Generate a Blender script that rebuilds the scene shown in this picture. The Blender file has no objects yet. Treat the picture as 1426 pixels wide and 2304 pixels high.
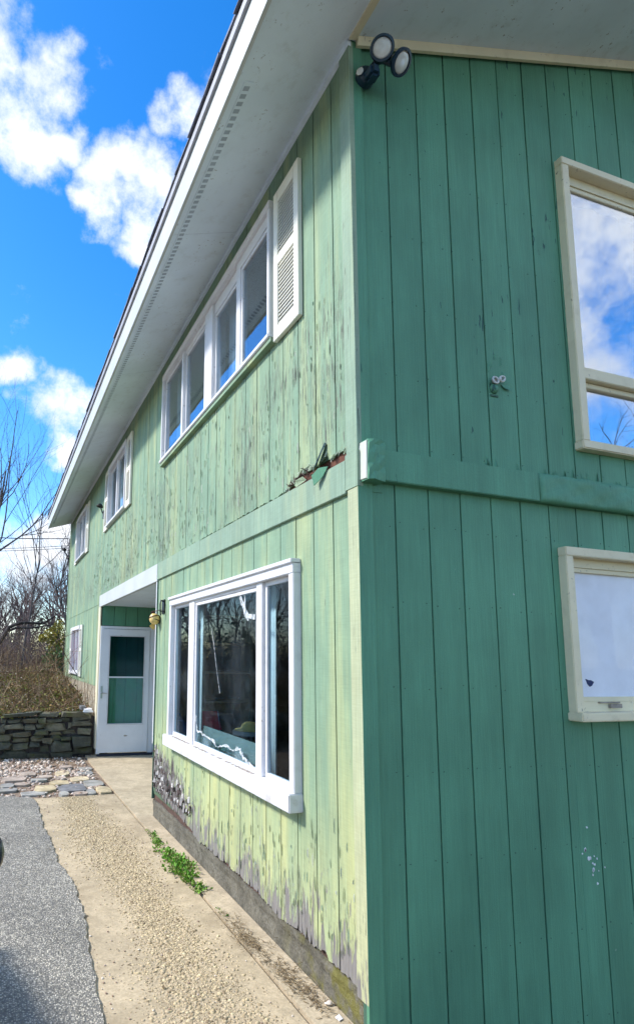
import bpy, bmesh, math, random
import numpy as np
from mathutils import Vector, Matrix
R = math.radians
random.seed(7)
sc = bpy.context.scene
COL = sc.collection

# ------------------------------------------------------------------ camera
cam_d = bpy.data.cameras.new('camera')
cam = bpy.data.objects.new('camera', cam_d); COL.objects.link(cam); sc.camera = cam
yaw, pitch, roll = R(18.639), R(8.247), R(1.021)
fw = Vector((math.sin(yaw)*math.cos(pitch), math.cos(yaw)*math.cos(pitch), math.sin(pitch)))
r0 = Vector((math.cos(yaw), -math.sin(yaw), 0)); u0 = r0.cross(fw)
rv = r0*math.cos(roll) + u0*math.sin(roll); uv = -r0*math.sin(roll) + u0*math.cos(roll)
cam.matrix_world = Matrix(((rv.x, uv.x, -fw.x, -1.630), (rv.y, uv.y, -fw.y, -2.406), (rv.z, uv.z, -fw.z, 1.629), (0, 0, 0, 1)))
cam_d.sensor_fit = 'HORIZONTAL'; cam_d.sensor_width = 36.0
cam_d.lens = 36.0*1327.42/1426.0
cam_d.shift_x = (713-447.6)/1426.0
cam_d.shift_y = (1286.5-1152)/1426.0
cam_d.clip_start = 0.02; cam_d.clip_end = 2000

# ------------------------------------------------------------------ light
SUN = Vector((1.1, -0.42, -1.0)).normalized()          # direction the light travels
sd = bpy.data.lights.new('sun', 'SUN'); sd.energy = 2.5; sd.angle = R(8.0); sd.color = (1.0, 0.95, 0.87)
so = bpy.data.objects.new('sun', sd); COL.objects.link(so)
so.rotation_euler = SUN.to_track_quat('-Z', 'Y').to_euler(); so.location = (-8, 6, 12)
sun_el = math.asin(-SUN.z); sun_az = math.atan2(-SUN.x, -SUN.y)

world = bpy.data.worlds.new('World'); sc.world = world; world.use_nodes = True
nt = world.node_tree; nt.nodes.clear()
def wn(t, **kw):
    n = nt.nodes.new(t)
    for k, v in kw.items(): setattr(n, k, v)
    return n
def wl(a, b): nt.links.new(a, b)
def wmath(op, a, b=None, c=None, clamp=False):
    n = wn('ShaderNodeMath', operation=op, use_clamp=clamp)
    for i, v in enumerate((a, b, c)):
        if v is None: continue
        if isinstance(v, (int, float)): n.inputs[i].default_value = v
        else: wl(v, n.inputs[i])
    return n.outputs[0]
sky = wn('ShaderNodeTexSky', sky_type='NISHITA', sun_disc=False)
sky.sun_elevation = sun_el; sky.sun_rotation = sun_az; sky.air_density = 1.0; sky.dust_density = 0.3; sky.ozone_density = 2.0
hs = wn('ShaderNodeHueSaturation'); hs.inputs['Saturation'].default_value = 1.42; hs.inputs['Value'].default_value = 1.0; hs.inputs['Hue'].default_value = 0.506
wl(sky.outputs[0], hs.inputs['Color'])
tcw = wn('ShaderNodeTexCoord')
direction = tcw.outputs['Generated']
def wnoise(scale, detail, rough, vec, w=0.0, dist=0.0):
    n = wn('ShaderNodeTexNoise'); n.noise_dimensions = '3D'
    n.inputs['Scale'].default_value = scale; n.inputs['Detail'].default_value = detail
    n.inputs['Roughness'].default_value = rough; n.inputs['Distortion'].default_value = dist
    wl(vec, n.inputs['Vector']); return n
n1 = wnoise(7.0, 3, 0.6, direction)
warp = wn('ShaderNodeVectorMath', operation='MULTIPLY_ADD'); wl(n1.outputs['Color'], warp.inputs[0])
warp.inputs[1].default_value = (0.17,)*3; 
sub = wn('ShaderNodeVectorMath', operation='SUBTRACT'); wl(direction, sub.inputs[0]); sub.inputs[1].default_value = (0.085,)*3
wl(sub.outputs[0], warp.inputs[2])
nrm = wn('ShaderNodeVectorMath', operation='NORMALIZE'); wl(warp.outputs[0], nrm.inputs[0])
CLOUDS = [(-0.0383, 0.6593, 0.7509, 0.998433), (-0.0296, 0.7067, 0.7068, 0.99749), (0.025, 0.6804, 0.7324, 0.998768), (0.0003, 0.7297, 0.6837, 0.998502), (0.0511, 0.7202, 0.6919, 0.999505), (0.1609, 0.7393, 0.6539, 0.998155), (0.1854, 0.6726, 0.7163, 0.999187), (0.1139, 0.7444, 0.658, 0.998875), (0.1569, 0.7728, 0.615, 0.998858), (0.0949, 0.7734, 0.6268, 0.999382), (0.0144, 0.9056, 0.424, 0.999226), (0.0755, 0.9212, 0.3818, 0.998723), (0.0902, 0.9382, 0.3341, 0.99952), (0.2051, 0.5752, 0.7918, 0.999885), (0.0375, 0.9888, 0.1446, 0.998187), (0.0872, 0.9777, 0.1908, 0.999226), (0.0086, 0.9983, 0.0573, 0.998),
          (0.68, -0.49, 0.545, 0.985), (0.56, -0.50, 0.66, 0.985)]
best = None
for x, y, z, c in CLOUDS:
    d = wn('ShaderNodeVectorMath', operation='DOT_PRODUCT'); wl(nrm.outputs[0], d.inputs[0]); d.inputs[1].default_value = (x, y, z)
    k = 1.0/(1-c)                                     # v = 1 - (1-dot)/(1-c)
    v = wmath('MULTIPLY_ADD', d.outputs['Value'], k, 1-k)
    best = v if best is None else wmath('MAXIMUM', best, v)
best = wmath('MAXIMUM', best, -0.9)
# scattered cloud over the unseen sky, its cover raised to whiten the ambient light
big = wnoise(2.3, 2, 0.5, direction).outputs['Fac']
bigv = wmath('MULTIPLY_ADD', big, 7.0, -3.5)
dv = wn('ShaderNodeVectorMath', operation='DOT_PRODUCT'); wl(direction, dv.inputs[0]); dv.inputs[1].default_value = (0.126, 0.809, 0.575)
away = wmath('MULTIPLY_ADD', dv.outputs['Value'], -9.0, 7.6, clamp=True)   # 0 where the scattered clouds are already placed
bigv = wmath('MULTIPLY_ADD', wmath('ADD', bigv, 0.9), away, -0.9)
best = wmath('MAXIMUM', best, bigv)
fine = wnoise(9.0, 8, 0.66, direction).outputs['Fac']
dens = wmath('MULTIPLY_ADD', wmath('SUBTRACT', fine, 0.5), 5.6, best)
ramp = wn('ShaderNodeMapRange'); ramp.interpolation_type = 'SMOOTHSTEP'
wl(dens, ramp.inputs[0]); ramp.inputs[1].default_value = -0.35; ramp.inputs[2].default_value = 1.5
fine2 = wmath('SUBTRACT', 1.0, n1.outputs['Fac'])
cb = wn('ShaderNodeMapRange'); wl(fine2, cb.inputs[0]); cb.inputs[1].default_value = 0.3; cb.inputs[2].default_value = 0.7; cb.inputs[3].default_value = 0.0; cb.inputs[4].default_value = 1.0
ccol = wn('ShaderNodeMix', data_type='RGBA'); wl(cb.outputs[0], ccol.inputs['Factor'])
ccol.inputs[6].default_value = (3.1, 3.3, 3.65, 1); ccol.inputs[7].default_value = (4.3, 4.35, 4.45, 1)
mixc = wn('ShaderNodeMix', data_type='RGBA'); wl(ramp.outputs[0], mixc.inputs['Factor']); wl(hs.outputs[0], mixc.inputs[6]); wl(ccol.outputs[2], mixc.inputs[7])
bg = wn('ShaderNodeBackground'); bg.inputs['Strength'].default_value = 0.145; wl(mixc.outputs[2], bg.inputs['Color'])
wo = wn('ShaderNodeOutputWorld'); wl(bg.outputs[0], wo.inputs[0])

sc.render.engine = 'CYCLES'
world.cycles.sampling_method = 'MANUAL'; world.cycles.sample_map_resolution = 512
sc.view_settings.view_transform = 'Standard'; sc.view_settings.look = 'None'
sc.view_settings.exposure = 1.2; sc.view_settings.gamma = 1.0; sc.view_settings.use_curve_mapping = False
sc.cycles.use_adaptive_sampling = True; sc.cycles.adaptive_threshold = 0.025; sc.cycles.max_bounces = 6; sc.cycles.diffuse_bounces = 3; sc.cycles.glossy_bounces = 3; sc.cycles.transparent_max_bounces = 10

# ------------------------------------------------------------------ materials
class NB:
    """small node-building helper"""
    def __init__(s, name):
        s.m = bpy.data.materials.new(name); s.m.use_nodes = True
        s.t = s.m.node_tree; s.t.nodes.clear()
        s.out = s.t.nodes.new('ShaderNodeOutputMaterial')
        s.geo = s.t.nodes.new('ShaderNodeNewGeometry')
        s.pos = s.geo.outputs['Position']
    def n(s, t, **kw):
        n = s.t.nodes.new(t)
        for k, v in kw.items(): setattr(n, k, v)
        return n
    def put(s, sock, v):
        if v is None: return
        if isinstance(v, bpy.types.NodeSocket): s.t.links.new(v, sock)
        elif isinstance(v, (tuple, list)) and len(v) == 3 and sock.type == 'RGBA': sock.default_value = (*v, 1)
        else: sock.default_value = v
    def math(s, op, a, b=None, c=None, clamp=False):
        n = s.n('ShaderNodeMath', operation=op, use_clamp=clamp)
        for i, v in enumerate((a, b, c)): s.put(n.inputs[i], v) if v is not None else None
        return n.outputs[0]
    def scale(s, vec, sv):
        n = s.n('ShaderNodeVectorMath', operation='MULTIPLY'); s.put(n.inputs[0], vec); n.inputs[1].default_value = sv; return n.outputs[0]
    def noise(s, scale=5, detail=4, rough=0.55, vec=None, sv=None, dist=0.0, color=False):
        v = vec or s.pos
        if sv: v = s.scale(v, sv)
        n = s.n('ShaderNodeTexNoise'); s.put(n.inputs['Vector'], v)
        n.inputs['Scale'].default_value = scale; n.inputs['Detail'].default_value = detail; n.inputs['Roughness'].default_value = rough; n.inputs['Distortion'].default_value = dist
        return n.outputs['Color' if color else 'Fac']
    def voro(s, scale=50, vec=None, feature='F1', out='Distance', rnd=1.0):
        n = s.n('ShaderNodeTexVoronoi', feature=feature); s.put(n.inputs['Vector'], vec or s.pos); n.inputs['Scale'].default_value = scale; n.inputs['Randomness'].default_value = rnd
        return n.outputs[out]
    def step(s, v, a, b, lo=0.0, hi=1.0, smooth=True):
        n = s.n('ShaderNodeMapRange'); n.interpolation_type = 'SMOOTHSTEP' if smooth else 'LINEAR'
        s.put(n.inputs[0], v)
        for i, q in enumerate((a, b, lo, hi)): n.inputs[i+1].default_value = q
        return n.outputs[0]
    def mix(s, f, a, b, blend='MIX'):
        n = s.n('ShaderNodeMix', data_type='RGBA', blend_type=blend); s.put(n.inputs[0], f); s.put(n.inputs[6], a); s.put(n.inputs[7], b); return n.outputs[2]
    def sep(s, v=None):
        n = s.n('ShaderNodeSeparateXYZ'); s.put(n.inputs[0], v or s.pos); return n.outputs
    def bump(s, h, strength=0.5, dist=0.01, normal=None):
        n = s.n('ShaderNodeBump'); s.put(n.inputs['Height'], h); n.inputs['Strength'].default_value = strength; n.inputs['Distance'].default_value = dist
        if normal: s.put(n.inputs['Normal'], normal)
        return n.outputs[0]
    def val(s, col, f):      # multiply a colour by a scalar socket
        n = s.n('ShaderNodeVectorMath', operation='SCALE'); s.put(n.inputs[0], col if isinstance(col, bpy.types.NodeSocket) else tuple(col)); s.put(n.inputs['Scale'], f); return n.outputs[0]
    def rgb(s, c):
        n = s.n('ShaderNodeRGB'); n.outputs[0].default_value = (*c, 1); return n.outputs[0]
    def finish(s, color, rough=0.6, normal=None, metal=0.0, spec=0.4, **kw):
        p = s.n('ShaderNodeBsdfPrincipled'); s.put(p.inputs['Base Color'], color); s.put(p.inputs['Roughness'], rough); s.put(p.inputs['Metallic'], metal)
        p.inputs['Specular IOR Level'].default_value = spec
        if normal: s.put(p.inputs['Normal'], normal)
        for k, v in kw.items(): s.put(p.inputs[k], v)
        s.t.links.new(p.outputs[0], s.out.inputs[0]); return s.m

M = {}
def plain(name, col, rough=0.6, var=0.12, nscale=8, metal=0.0, bump=0.0, spec=0.4):
    b = NB(name); n = b.noise(nscale, 5, 0.6)
    c = b.val(col, b.step(n, 0.25, 0.75, 1-var, 1+var))
    nn = b.bump(b.noise(nscale*12, 3), bump, 0.004) if bump else None
    M[name] = b.finish(c, rough, nn, metal, spec); return M[name]

def faded_paint(name, A, B, peel=1.0, low=True):
    b = NB(name); X, Y, Z = b.sep()
    rnd = b.n('ShaderNodeObjectInfo').outputs['Random']
    # slow fading towards straw yellow in streaks that run down the boards
    streak = b.noise(1.0, 4, 0.6, sv=(6, 6, 0.55))
    f = b.math('ADD', b.step(streak, 0.42, 0.72), b.step(rnd, 0, 1, -0.12, 0.16))
    if low:
        zz = b.math('ADD', Z, b.math('MULTIPLY_ADD', b.noise(2.2, 4, 0.6, sv=(3, 3, 0.8)), 1.1, -0.55))
        f = b.math('ADD', f, b.step(zz, 1.45, 0.3, 0.0, 1.15))
    f = b.math('MULTIPLY', f, 0.52, clamp=True)
    col = b.mix(f, A, B)
    grain = b.noise(1.0, 6, 0.65, sv=(110, 110, 2.6))
    saw = b.noise(1.0, 3, 0.6, sv=(9, 9, 160))
    blot = b.noise(1.7, 5, 0.6)
    col = b.val(col, b.step(grain, 0.3, 0.72, 0.84, 1.10)); col = b.val(col, b.step(saw, 0.3, 0.7, 0.95, 1.04)); col = b.val(col, b.step(blot, 0.3, 0.7, 0.9, 1.08))
    # vertical cracks and lifted flakes
    n = b.noise(1.0, 2.5, 0.55, sv=(120, 120, 5.5), dist=0.3)
    region = b.noise(1.1, 3, 0.6, sv=(1, 1.1, 0.9))
    band = b.math('MULTIPLY', b.step(Z, 2.5, 2.75), b.step(Z, 4.05, 3.35))
    lowband = b.step(Z, 0.75, 0.2) if low else 0.0
    zone = b.math('ADD', b.math('MULTIPLY', b.math('MAXIMUM', band, lowband), b.step(region, 0.3, 0.6, 0.35, 1.0)), b.step(region, 0.5, 0.72, 0.0, 0.4))
    thr = b.math('MULTIPLY_ADD', zone, -0.145*peel, 0.715)
    crack = b.step(b.math('SUBTRACT', n, thr), 0.0, 0.022)
    halo = b.step(b.math('SUBTRACT', n, thr), -0.05, 0.0)
    col = b.mix(b.math('MULTIPLY', halo, 0.35), col, (0.46, 0.50, 0.38))
    under = b.mix(b.noise(1.0, 3, sv=(30, 30, 3)), (0.045, 0.085, 0.055), (0.15, 0.15, 0.12))
    col = b.mix(crack, col, under)
    # bare grey wood where the paint has gone near the ground
    h = b.math('SUBTRACT', halo, crack)
    if low:
        bn = b.math('ADD', b.math('MULTIPLY', b.noise(1.0, 5, 0.7, sv=(40, 40, 4.5), dist=0.4), 0.5), b.math('MULTIPLY', b.noise(1.0, 4, 0.65, sv=(8.5, 8.5, 2.6), dist=0.8), 0.62))
        end = b.math('MULTIPLY', b.step(Y, 2.2, 3.4, 0.0, 0.25), b.step(Z, 0.95, 0.5))
        bm = b.math('SUBTRACT', b.math('ADD', bn, end), b.step(Z, 0.18, 0.85, 0.495, 0.84, smooth=False))
        bare = b.step(bm, 0.0, 0.05)
        wood = b.mix(b.noise(1.0, 5, 0.7, sv=(130, 130, 5)), (0.085, 0.075, 0.07), (0.36, 0.345, 0.33))
        wood = b.mix(b.math('MULTIPLY', b.step(Y, 2.3, 3.2), b.step(b.noise(1.0, 4, 0.7, sv=(22, 22, 9), dist=0.6), 0.42, 0.58)), wood, (0.05, 0.038, 0.038)); col = b.mix(bare, col, wood); h = b.math('SUBTRACT', h, b.math('MULTIPLY', bare, 0.8))
    hh = b.math('ADD', h, b.math('MULTIPLY', grain, 0.5))
    M[name] = b.finish(col, 0.72, b.bump(hh, 0.55, 0.004), spec=0.3); return M[name]
faded_paint('faded_green_paint', (0.200, 0.312, 0.212), (0.45, 0.48, 0.235))
faded_paint('belt_paint', (0.23, 0.33, 0.245), (0.40, 0.45, 0.27), peel=0.25, low=False)

def gable_paint(name, A):
    b = NB(name); X, Y, Z = b.sep()
    rnd = b.n('ShaderNodeObjectInfo').outputs['Random']
    blot = b.noise(1.3, 4, 0.55); str_ = b.noise(1.0, 4, 0.6, sv=(7, 7, 0.7)); g = b.noise(1.0, 5, 0.7, sv=(120, 120, 3)); fine = b.noise(160, 3, 0.6)
    col = b.val(A, b.step(blot, 0.3, 0.7, 0.88, 1.10)); col = b.val(col, b.step(str_, 0.3, 0.7, 0.92, 1.07)); col = b.val(col, b.step(g, 0.3, 0.7, 0.90, 1.08)); col = b.val(col, b.step(rnd, 0, 1, 0.95, 1.05))
    col = b.val(col, b.step(fine, 0.3, 0.7, 0.95, 1.05))
    n = b.noise(1.0, 3, 0.55, sv=(34, 34, 5.5), dist=0.3); reg = b.noise(1.6, 3, 0.6)
    crack = b.step(b.math('SUBTRACT', n, b.step(reg, 0.38, 0.66, 0.79, 0.62)), 0, 0.03)
    crack = b.math('MULTIPLY', crack, b.step(Z, 2.2, 2.7))
    col = b.mix(crack, col, (0.03, 0.10, 0.08))
    chip = b.step(b.noise(26, 2, 0.5), 0.765, 0.78); chip = b.math('MULTIPLY', chip, b.step(b.noise(1.4, 2), 0.5, 0.6))
    col = b.mix(chip, col, (0.45, 0.5, 0.45))
    h = b.math('ADD', b.math('MULTIPLY', g, 0.4), b.math('MULTIPLY_ADD', fine, 0.35, b.math('MULTIPLY', crack, -1.0)))
    M[name] = b.finish(col, 0.55, b.bump(h, 0.6, 0.004), spec=0.3)
gable_paint('green_paint', (0.097, 0.265, 0.165))
plain('groove_dark_green', (0.05, 0.12, 0.085), 0.8)  # dark green paint of the backing between the boards
plain('groove_faded', (0.075, 0.12, 0.07), 0.85)

def trim_paint(name, A, D, amt=0.5, rough=0.5):
    b = NB(name)
    n = b.noise(9, 6, 0.65); fine = b.noise(60, 4, 0.6); big = b.noise(2.0, 4)
    col = b.val(A, b.step(big, 0.3, 0.7, 0.93, 1.03))
    col = b.mix(b.math('MULTIPLY', b.step(n, 0.5, 0.75), amt*0.4), col, D)
    flake = b.step(b.noise(38, 4, 0.62, dist=0.4), 0.63, 0.66); flake = b.math('MULTIPLY', flake, b.step(b.noise(4, 3), 0.5, 0.66, 0, amt))
    col = b.mix(flake, col, (0.17, 0.14, 0.11))
    M[name] = b.finish(col, rough, b.bump(b.math('SUBTRACT', fine, b.math('MULTIPLY', flake, 2.0)), 0.25, 0.002), spec=0.4)
trim_paint('white_trim', (0.68, 0.68, 0.70), (0.40, 0.39, 0.36), 0.8)
trim_paint('peeling_white_trim', (0.67, 0.67, 0.69), (0.38, 0.35, 0.31), 1.6)
trim_paint('cream_trim', (0.74, 0.67, 0.47), (0.46, 0.39, 0.25), 0.8)
trim_paint('shutter_cream', (0.74, 0.73, 0.64), (0.52, 0.50, 0.42), 0.25)
trim_paint('fascia_white', (0.50, 0.525, 0.51), (0.40, 0.41, 0.38), 0.3)
trim_paint('door_white', (0.80, 0.81, 0.84), (0.5, 0.5, 0.5), 0.2, 0.35)
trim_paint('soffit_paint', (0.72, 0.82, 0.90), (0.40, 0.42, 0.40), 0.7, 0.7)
faded_paint('faded_cream_corner', (0.38, 0.42, 0.27), (0.52, 0.52, 0.29), peel=0.9)
plain('drip_grey', (0.33, 0.34, 0.38), 0.6)
plain('soffit_joint', (0.58, 0.66, 0.73), 0.7)
plain('vent_grey', (0.36, 0.42, 0.48), 0.7)
plain('vent_dark', (0.10, 0.11, 0.12), 0.7)
plain('black_metal', (0.012, 0.014, 0.018), 0.4)
plain('dark_blue_plastic_and_flap_shade', (0.012, 0.035, 0.06), 0.35)
plain('steel', (0.55, 0.56, 0.58), 0.3, metal=1.0)
plain('white_plastic', (0.52, 0.54, 0.52), 0.4)
plain('threshold_dark', (0.025, 0.03, 0.05), 0.6)
plain('exposed_wood', (0.115, 0.045, 0.03), 0.9, 0.35, 25)
plain('rotten_wood', (0.085, 0.05, 0.038), 0.9, 0.4, 25)
plain('mortar', (0.22, 0.215, 0.20), 0.9, 0.4, 14, bump=0.4)
plain('bare_wood', (0.30, 0.26, 0.22), 0.85, 0.3, 20)
plain('interior_wall', (0.09, 0.17, 0.21), 0.9)
plain('interior_dark', (0.05, 0.08, 0.10), 0.9)
plain('shelf_wood', (0.30, 0.30, 0.26), 0.6)
plain('curtain_white', (0.62, 0.63, 0.66), 0.9, 0.06)
plain('red_cloth', (0.85, 0.06, 0.10), 0.85)
plain('blue_cloth', (0.03, 0.16, 0.42), 0.85)
plain('straw_cloth', (0.62, 0.42, 0.13), 0.8)
plain('board_white', (0.84, 0.84, 0.86), 0.6, 0.05)
trim_paint('bare_end_white', (0.52, 0.55, 0.47), (0.40, 0.46, 0.30), 1.2)
plain('leaning_panel', (0.15, 0.18, 0.165), 0.6)
plain('torn_blue', (0.01, 0.025, 0.10), 0.6)
def tape():
    b = NB('tape'); p = b.n('ShaderNodeBsdfPrincipled'); b.put(p.inputs['Base Color'], (0.72, 0.76, 0.78)); p.inputs['Roughness'].default_value = 0.3
    t = b.n('ShaderNodeBsdfTransparent'); m = b.n('ShaderNodeMixShader'); b.put(m.inputs[0], b.step(b.noise(34, 5, 0.7), 0.36, 0.62, 0.15, 0.9)); b.t.links.new(t.outputs[0], m.inputs[1]); b.t.links.new(p.outputs[0], m.inputs[2]); b.t.links.new(m.outputs[0], b.out.inputs[0]); M['tape'] = b.m
tape()
plain('ornament_yellow', (0.72, 0.52, 0.20), 0.35, 0.2, 20)
plain('ornament_band', (0.05, 0.012, 0.012), 0.5)
plain('cable_black', (0.012, 0.014, 0.02), 0.6)
plain('shingle', (0.17, 0.19, 0.25), 0.9, 0.35, 14)
plain('roof_sheet', (0.06, 0.06, 0.07), 0.9)

def foundation(name, A, dark, moss):
    b = NB(name); X, Y, Z = b.sep()
    n = b.noise(5, 6, 0.65); f = b.noise(60, 4, 0.7); col = b.val(A, b.step(n, 0.3, 0.7, 0.7, 1.2)); col = b.val(col, b.step(f, 0.3, 0.7, 0.75, 1.2))
    col = b.mix(b.step(b.noise(11, 5, 0.7, sv=(1, 1, 2)), 0.5, 0.68, 0, 0.85), col, dark)
    if moss: 
        mo = b.math('MULTIPLY', b.step(b.noise(6, 5, 0.65), 0.45, 0.62), b.step(Y, 1.0, 0.3))
        col = b.mix(b.math('MULTIPLY', mo, 0.8), col, (0.16, 0.15, 0.03))
    else:
        dr = b.step(b.noise(1.0, 4, 0.6, sv=(9, 9, 0.8)), 0.52, 0.64, 0, 0.8); col = b.mix(dr, col, (0.14, 0.10, 0.06))
    M[name] = b.finish(col, 0.9, b.bump(b.math('ADD', n, b.math('MULTIPLY', f, 0.4)), 0.9, 0.022), spec=0.2)
foundation('foundation_concrete', (0.155, 0.145, 0.115), (0.085, 0.08, 0.065), True)
foundation('foundation_stained', (0.42, 0.37, 0.28), (0.24, 0.19, 0.13), False)

def concrete(name, A, stain, rough_amt):
    b = NB(name); X, Y, Z = b.sep()
    n = b.noise(2.4, 6, 0.65); f = b.noise(75, 4, 0.7); m = b.noise(14, 5, 0.65)
    col = b.val(A, b.step(n, 0.28, 0.72, 0.78, 1.12)); col = b.val(col, b.step(f, 0.3, 0.7, 0.82, 1.12)); col = b.val(col, b.step(m, 0.3, 0.7, 0.9, 1.08))
    st = b.step(b.noise(3.1, 5, 0.7, dist=0.6), 0.48, 0.70, 0, 0.85)
    col = b.mix(st, col, stain)
    spk = b.step(b.noise(48, 2, 0.5), 0.71, 0.73); col = b.mix(b.math('MULTIPLY', spk, 0.8), col, (0.10, 0.08, 0.06))
    M[name] = b.finish(col, 0.9, b.bump(b.math('ADD', b.math('MULTIPLY', n, 0.6), b.math('MULTIPLY', f, rough_amt)), 0.5, 0.006), spec=0.2)
concrete('walk_concrete', (0.50, 0.405, 0.27), (0.34, 0.27, 0.175), 0.5)
concrete('porch_concrete', (0.52, 0.43, 0.295), (0.38, 0.31, 0.205), 0.25)

def asphalt():
    b = NB('asphalt')
    v = b.voro(105, out='Color'); d = b.voro(105)
    sp = b.sep(v)[0]; n = b.noise(1.6, 5, 0.65); m = b.noise(22, 5, 0.7)
    col = b.mix(b.step(sp, 0.1, 0.95), (0.27, 0.25, 0.21), (0.72, 0.66, 0.54))
    col = b.val(col, b.step(n, 0.3, 0.7, 0.75, 1.2)); col = b.val(col, b.step(m, 0.3, 0.7, 0.75, 1.2))
    col = b.mix(b.step(d, 0.32, 0.5, 0, 0.75), col, (0.13, 0.128, 0.12))
    h = b.math('SUBTRACT', b.math('MULTIPLY', sp, 0.5), b.math('MULTIPLY', d, 1.2))
    M['asphalt'] = b.finish(col, 0.85, b.bump(h, 0.9, 0.006), spec=0.25)
asphalt()
def island(name, c0, c1, rough=0.85, extra=None, bump=0.4, bs=60):
    b = NB(name); rnd = b.geo.outputs['Random Per Island']
    col = b.mix(rnd, c0, c1)
    if extra: col = b.mix(b.step(b.math('FRACT', b.math('MULTIPLY', rnd, 7.31)), 0.6, 0.65), col, extra)
    f = b.noise(bs, 4, 0.65); col = b.val(col, b.step(f, 0.3, 0.7, 0.82, 1.15))
    M[name] = b.finish(col, rough, b.bump(f, bump, 0.004), spec=0.25); return M[name]
island('pebble', (0.24, 0.18, 0.11), (0.66, 0.54, 0.33), extra=(0.47, 0.38, 0.25))
island('gravel', (0.46, 0.36, 0.29), (0.76, 0.67, 0.57), extra=(0.34, 0.24, 0.18))
island('dry_leaf', (0.30, 0.20, 0.10), (0.50, 0.40, 0.24), extra=(0.62, 0.58, 0.48))
island('vine_stem', (0.09, 0.05, 0.032), (0.22, 0.14, 0.08), extra=(0.36, 0.27, 0.17))
island('vine_leaf', (0.085, 0.12, 0.022), (0.27, 0.25, 0.07), extra=(0.33, 0.21, 0.09))
island('weed_leaf', (0.08, 0.24, 0.02), (0.24, 0.46, 0.07), rough=0.5, extra=(0.20, 0.26, 0.06))
island('yellow_foliage', (0.28, 0.24, 0.03), (0.52, 0.42, 0.07), extra=(0.16, 0.17, 0.03))
island('ivy_leaf', (0.025, 0.10, 0.025), (0.07, 0.20, 0.05), rough=0.45)
island('evergreen', (0.02, 0.035, 0.014), (0.05, 0.07, 0.025), rough=0.6)
island('paint_flake', (0.22, 0.32, 0.22), (0.36, 0.43, 0.28), extra=(0.50, 0.54, 0.44))
island('curl', (0.40, 0.37, 0.36), (0.62, 0.60, 0.57), extra=(0.10, 0.075, 0.07))
island('litter', (0.10, 0.07, 0.04), (0.30, 0.22, 0.12))
def stone(name, A, B, tint):
    b = NB(name); rnd = b.n('ShaderNodeObjectInfo').outputs['Random']
    n = b.noise(7, 6, 0.65); f = b.noise(45, 5, 0.7); lay = b.noise(1.0, 4, 0.6, sv=(6, 6, 45))
    col = b.mix(rnd, A, B); col = b.val(col, b.step(n, 0.3, 0.7, 0.7, 1.25)); col = b.val(col, b.step(lay, 0.3, 0.7, 0.85, 1.1))
    col = b.mix(b.step(b.noise(5, 5, 0.7), 0.5, 0.68, 0, 0.7), col, tint)
    M[name] = b.finish(col, 0.85, b.bump(b.math('ADD', n, b.math('MULTIPLY', b.math('ADD', f, lay), 0.4)), 0.8, 0.012), spec=0.25)
stone('wall_stone', (0.075, 0.08, 0.065), (0.19, 0.175, 0.12), (0.10, 0.115, 0.03))
stone('flag_grey', (0.27, 0.265, 0.25), (0.40, 0.385, 0.34), (0.30, 0.29, 0.24))
stone('flag_pink', (0.36, 0.29, 0.24), (0.46, 0.38, 0.31), (0.38, 0.33, 0.27))
stone('flag_yellow', (0.50, 0.41, 0.25), (0.60, 0.50, 0.33), (0.44, 0.38, 0.28))
stone('flag_blue', (0.17, 0.172, 0.18), (0.23, 0.23, 0.235), (0.25, 0.25, 0.24))
def bark(name, A, B):
    b = NB(name); n = b.noise(1.0, 5, 0.65, sv=(14, 14, 3)); col = b.mix(b.step(n, 0.3, 0.7), A, B)
    M[name] = b.finish(col, 0.9, b.bump(n, 0.6, 0.02), spec=0.15)
bark('bark_grey', (0.06, 0.052, 0.05), (0.15, 0.13, 0.125)); bark('bark_brown', (0.10, 0.07, 0.065), (0.22, 0.165, 0.15))
bark('bark_dark', (0.035, 0.03, 0.03), (0.10, 0.085, 0.08))
def soil(name, A, B, sc_):
    b = NB(name); n = b.noise(sc_, 6, 0.7); m = b.noise(sc_*9, 4, 0.7); col = b.mix(b.step(n, 0.3, 0.7), A, B); col = b.val(col, b.step(m, 0.3, 0.7, 0.7, 1.3))
    M[name] = b.finish(col, 0.95, b.bump(b.math('ADD', n, m), 0.8, 0.04), spec=0.1)
soil('ground_soil', (0.06, 0.045, 0.028), (0.14, 0.10, 0.06), 1.5)
soil('gravel_base', (0.22, 0.155, 0.11), (0.42, 0.33, 0.25), 6)
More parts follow.
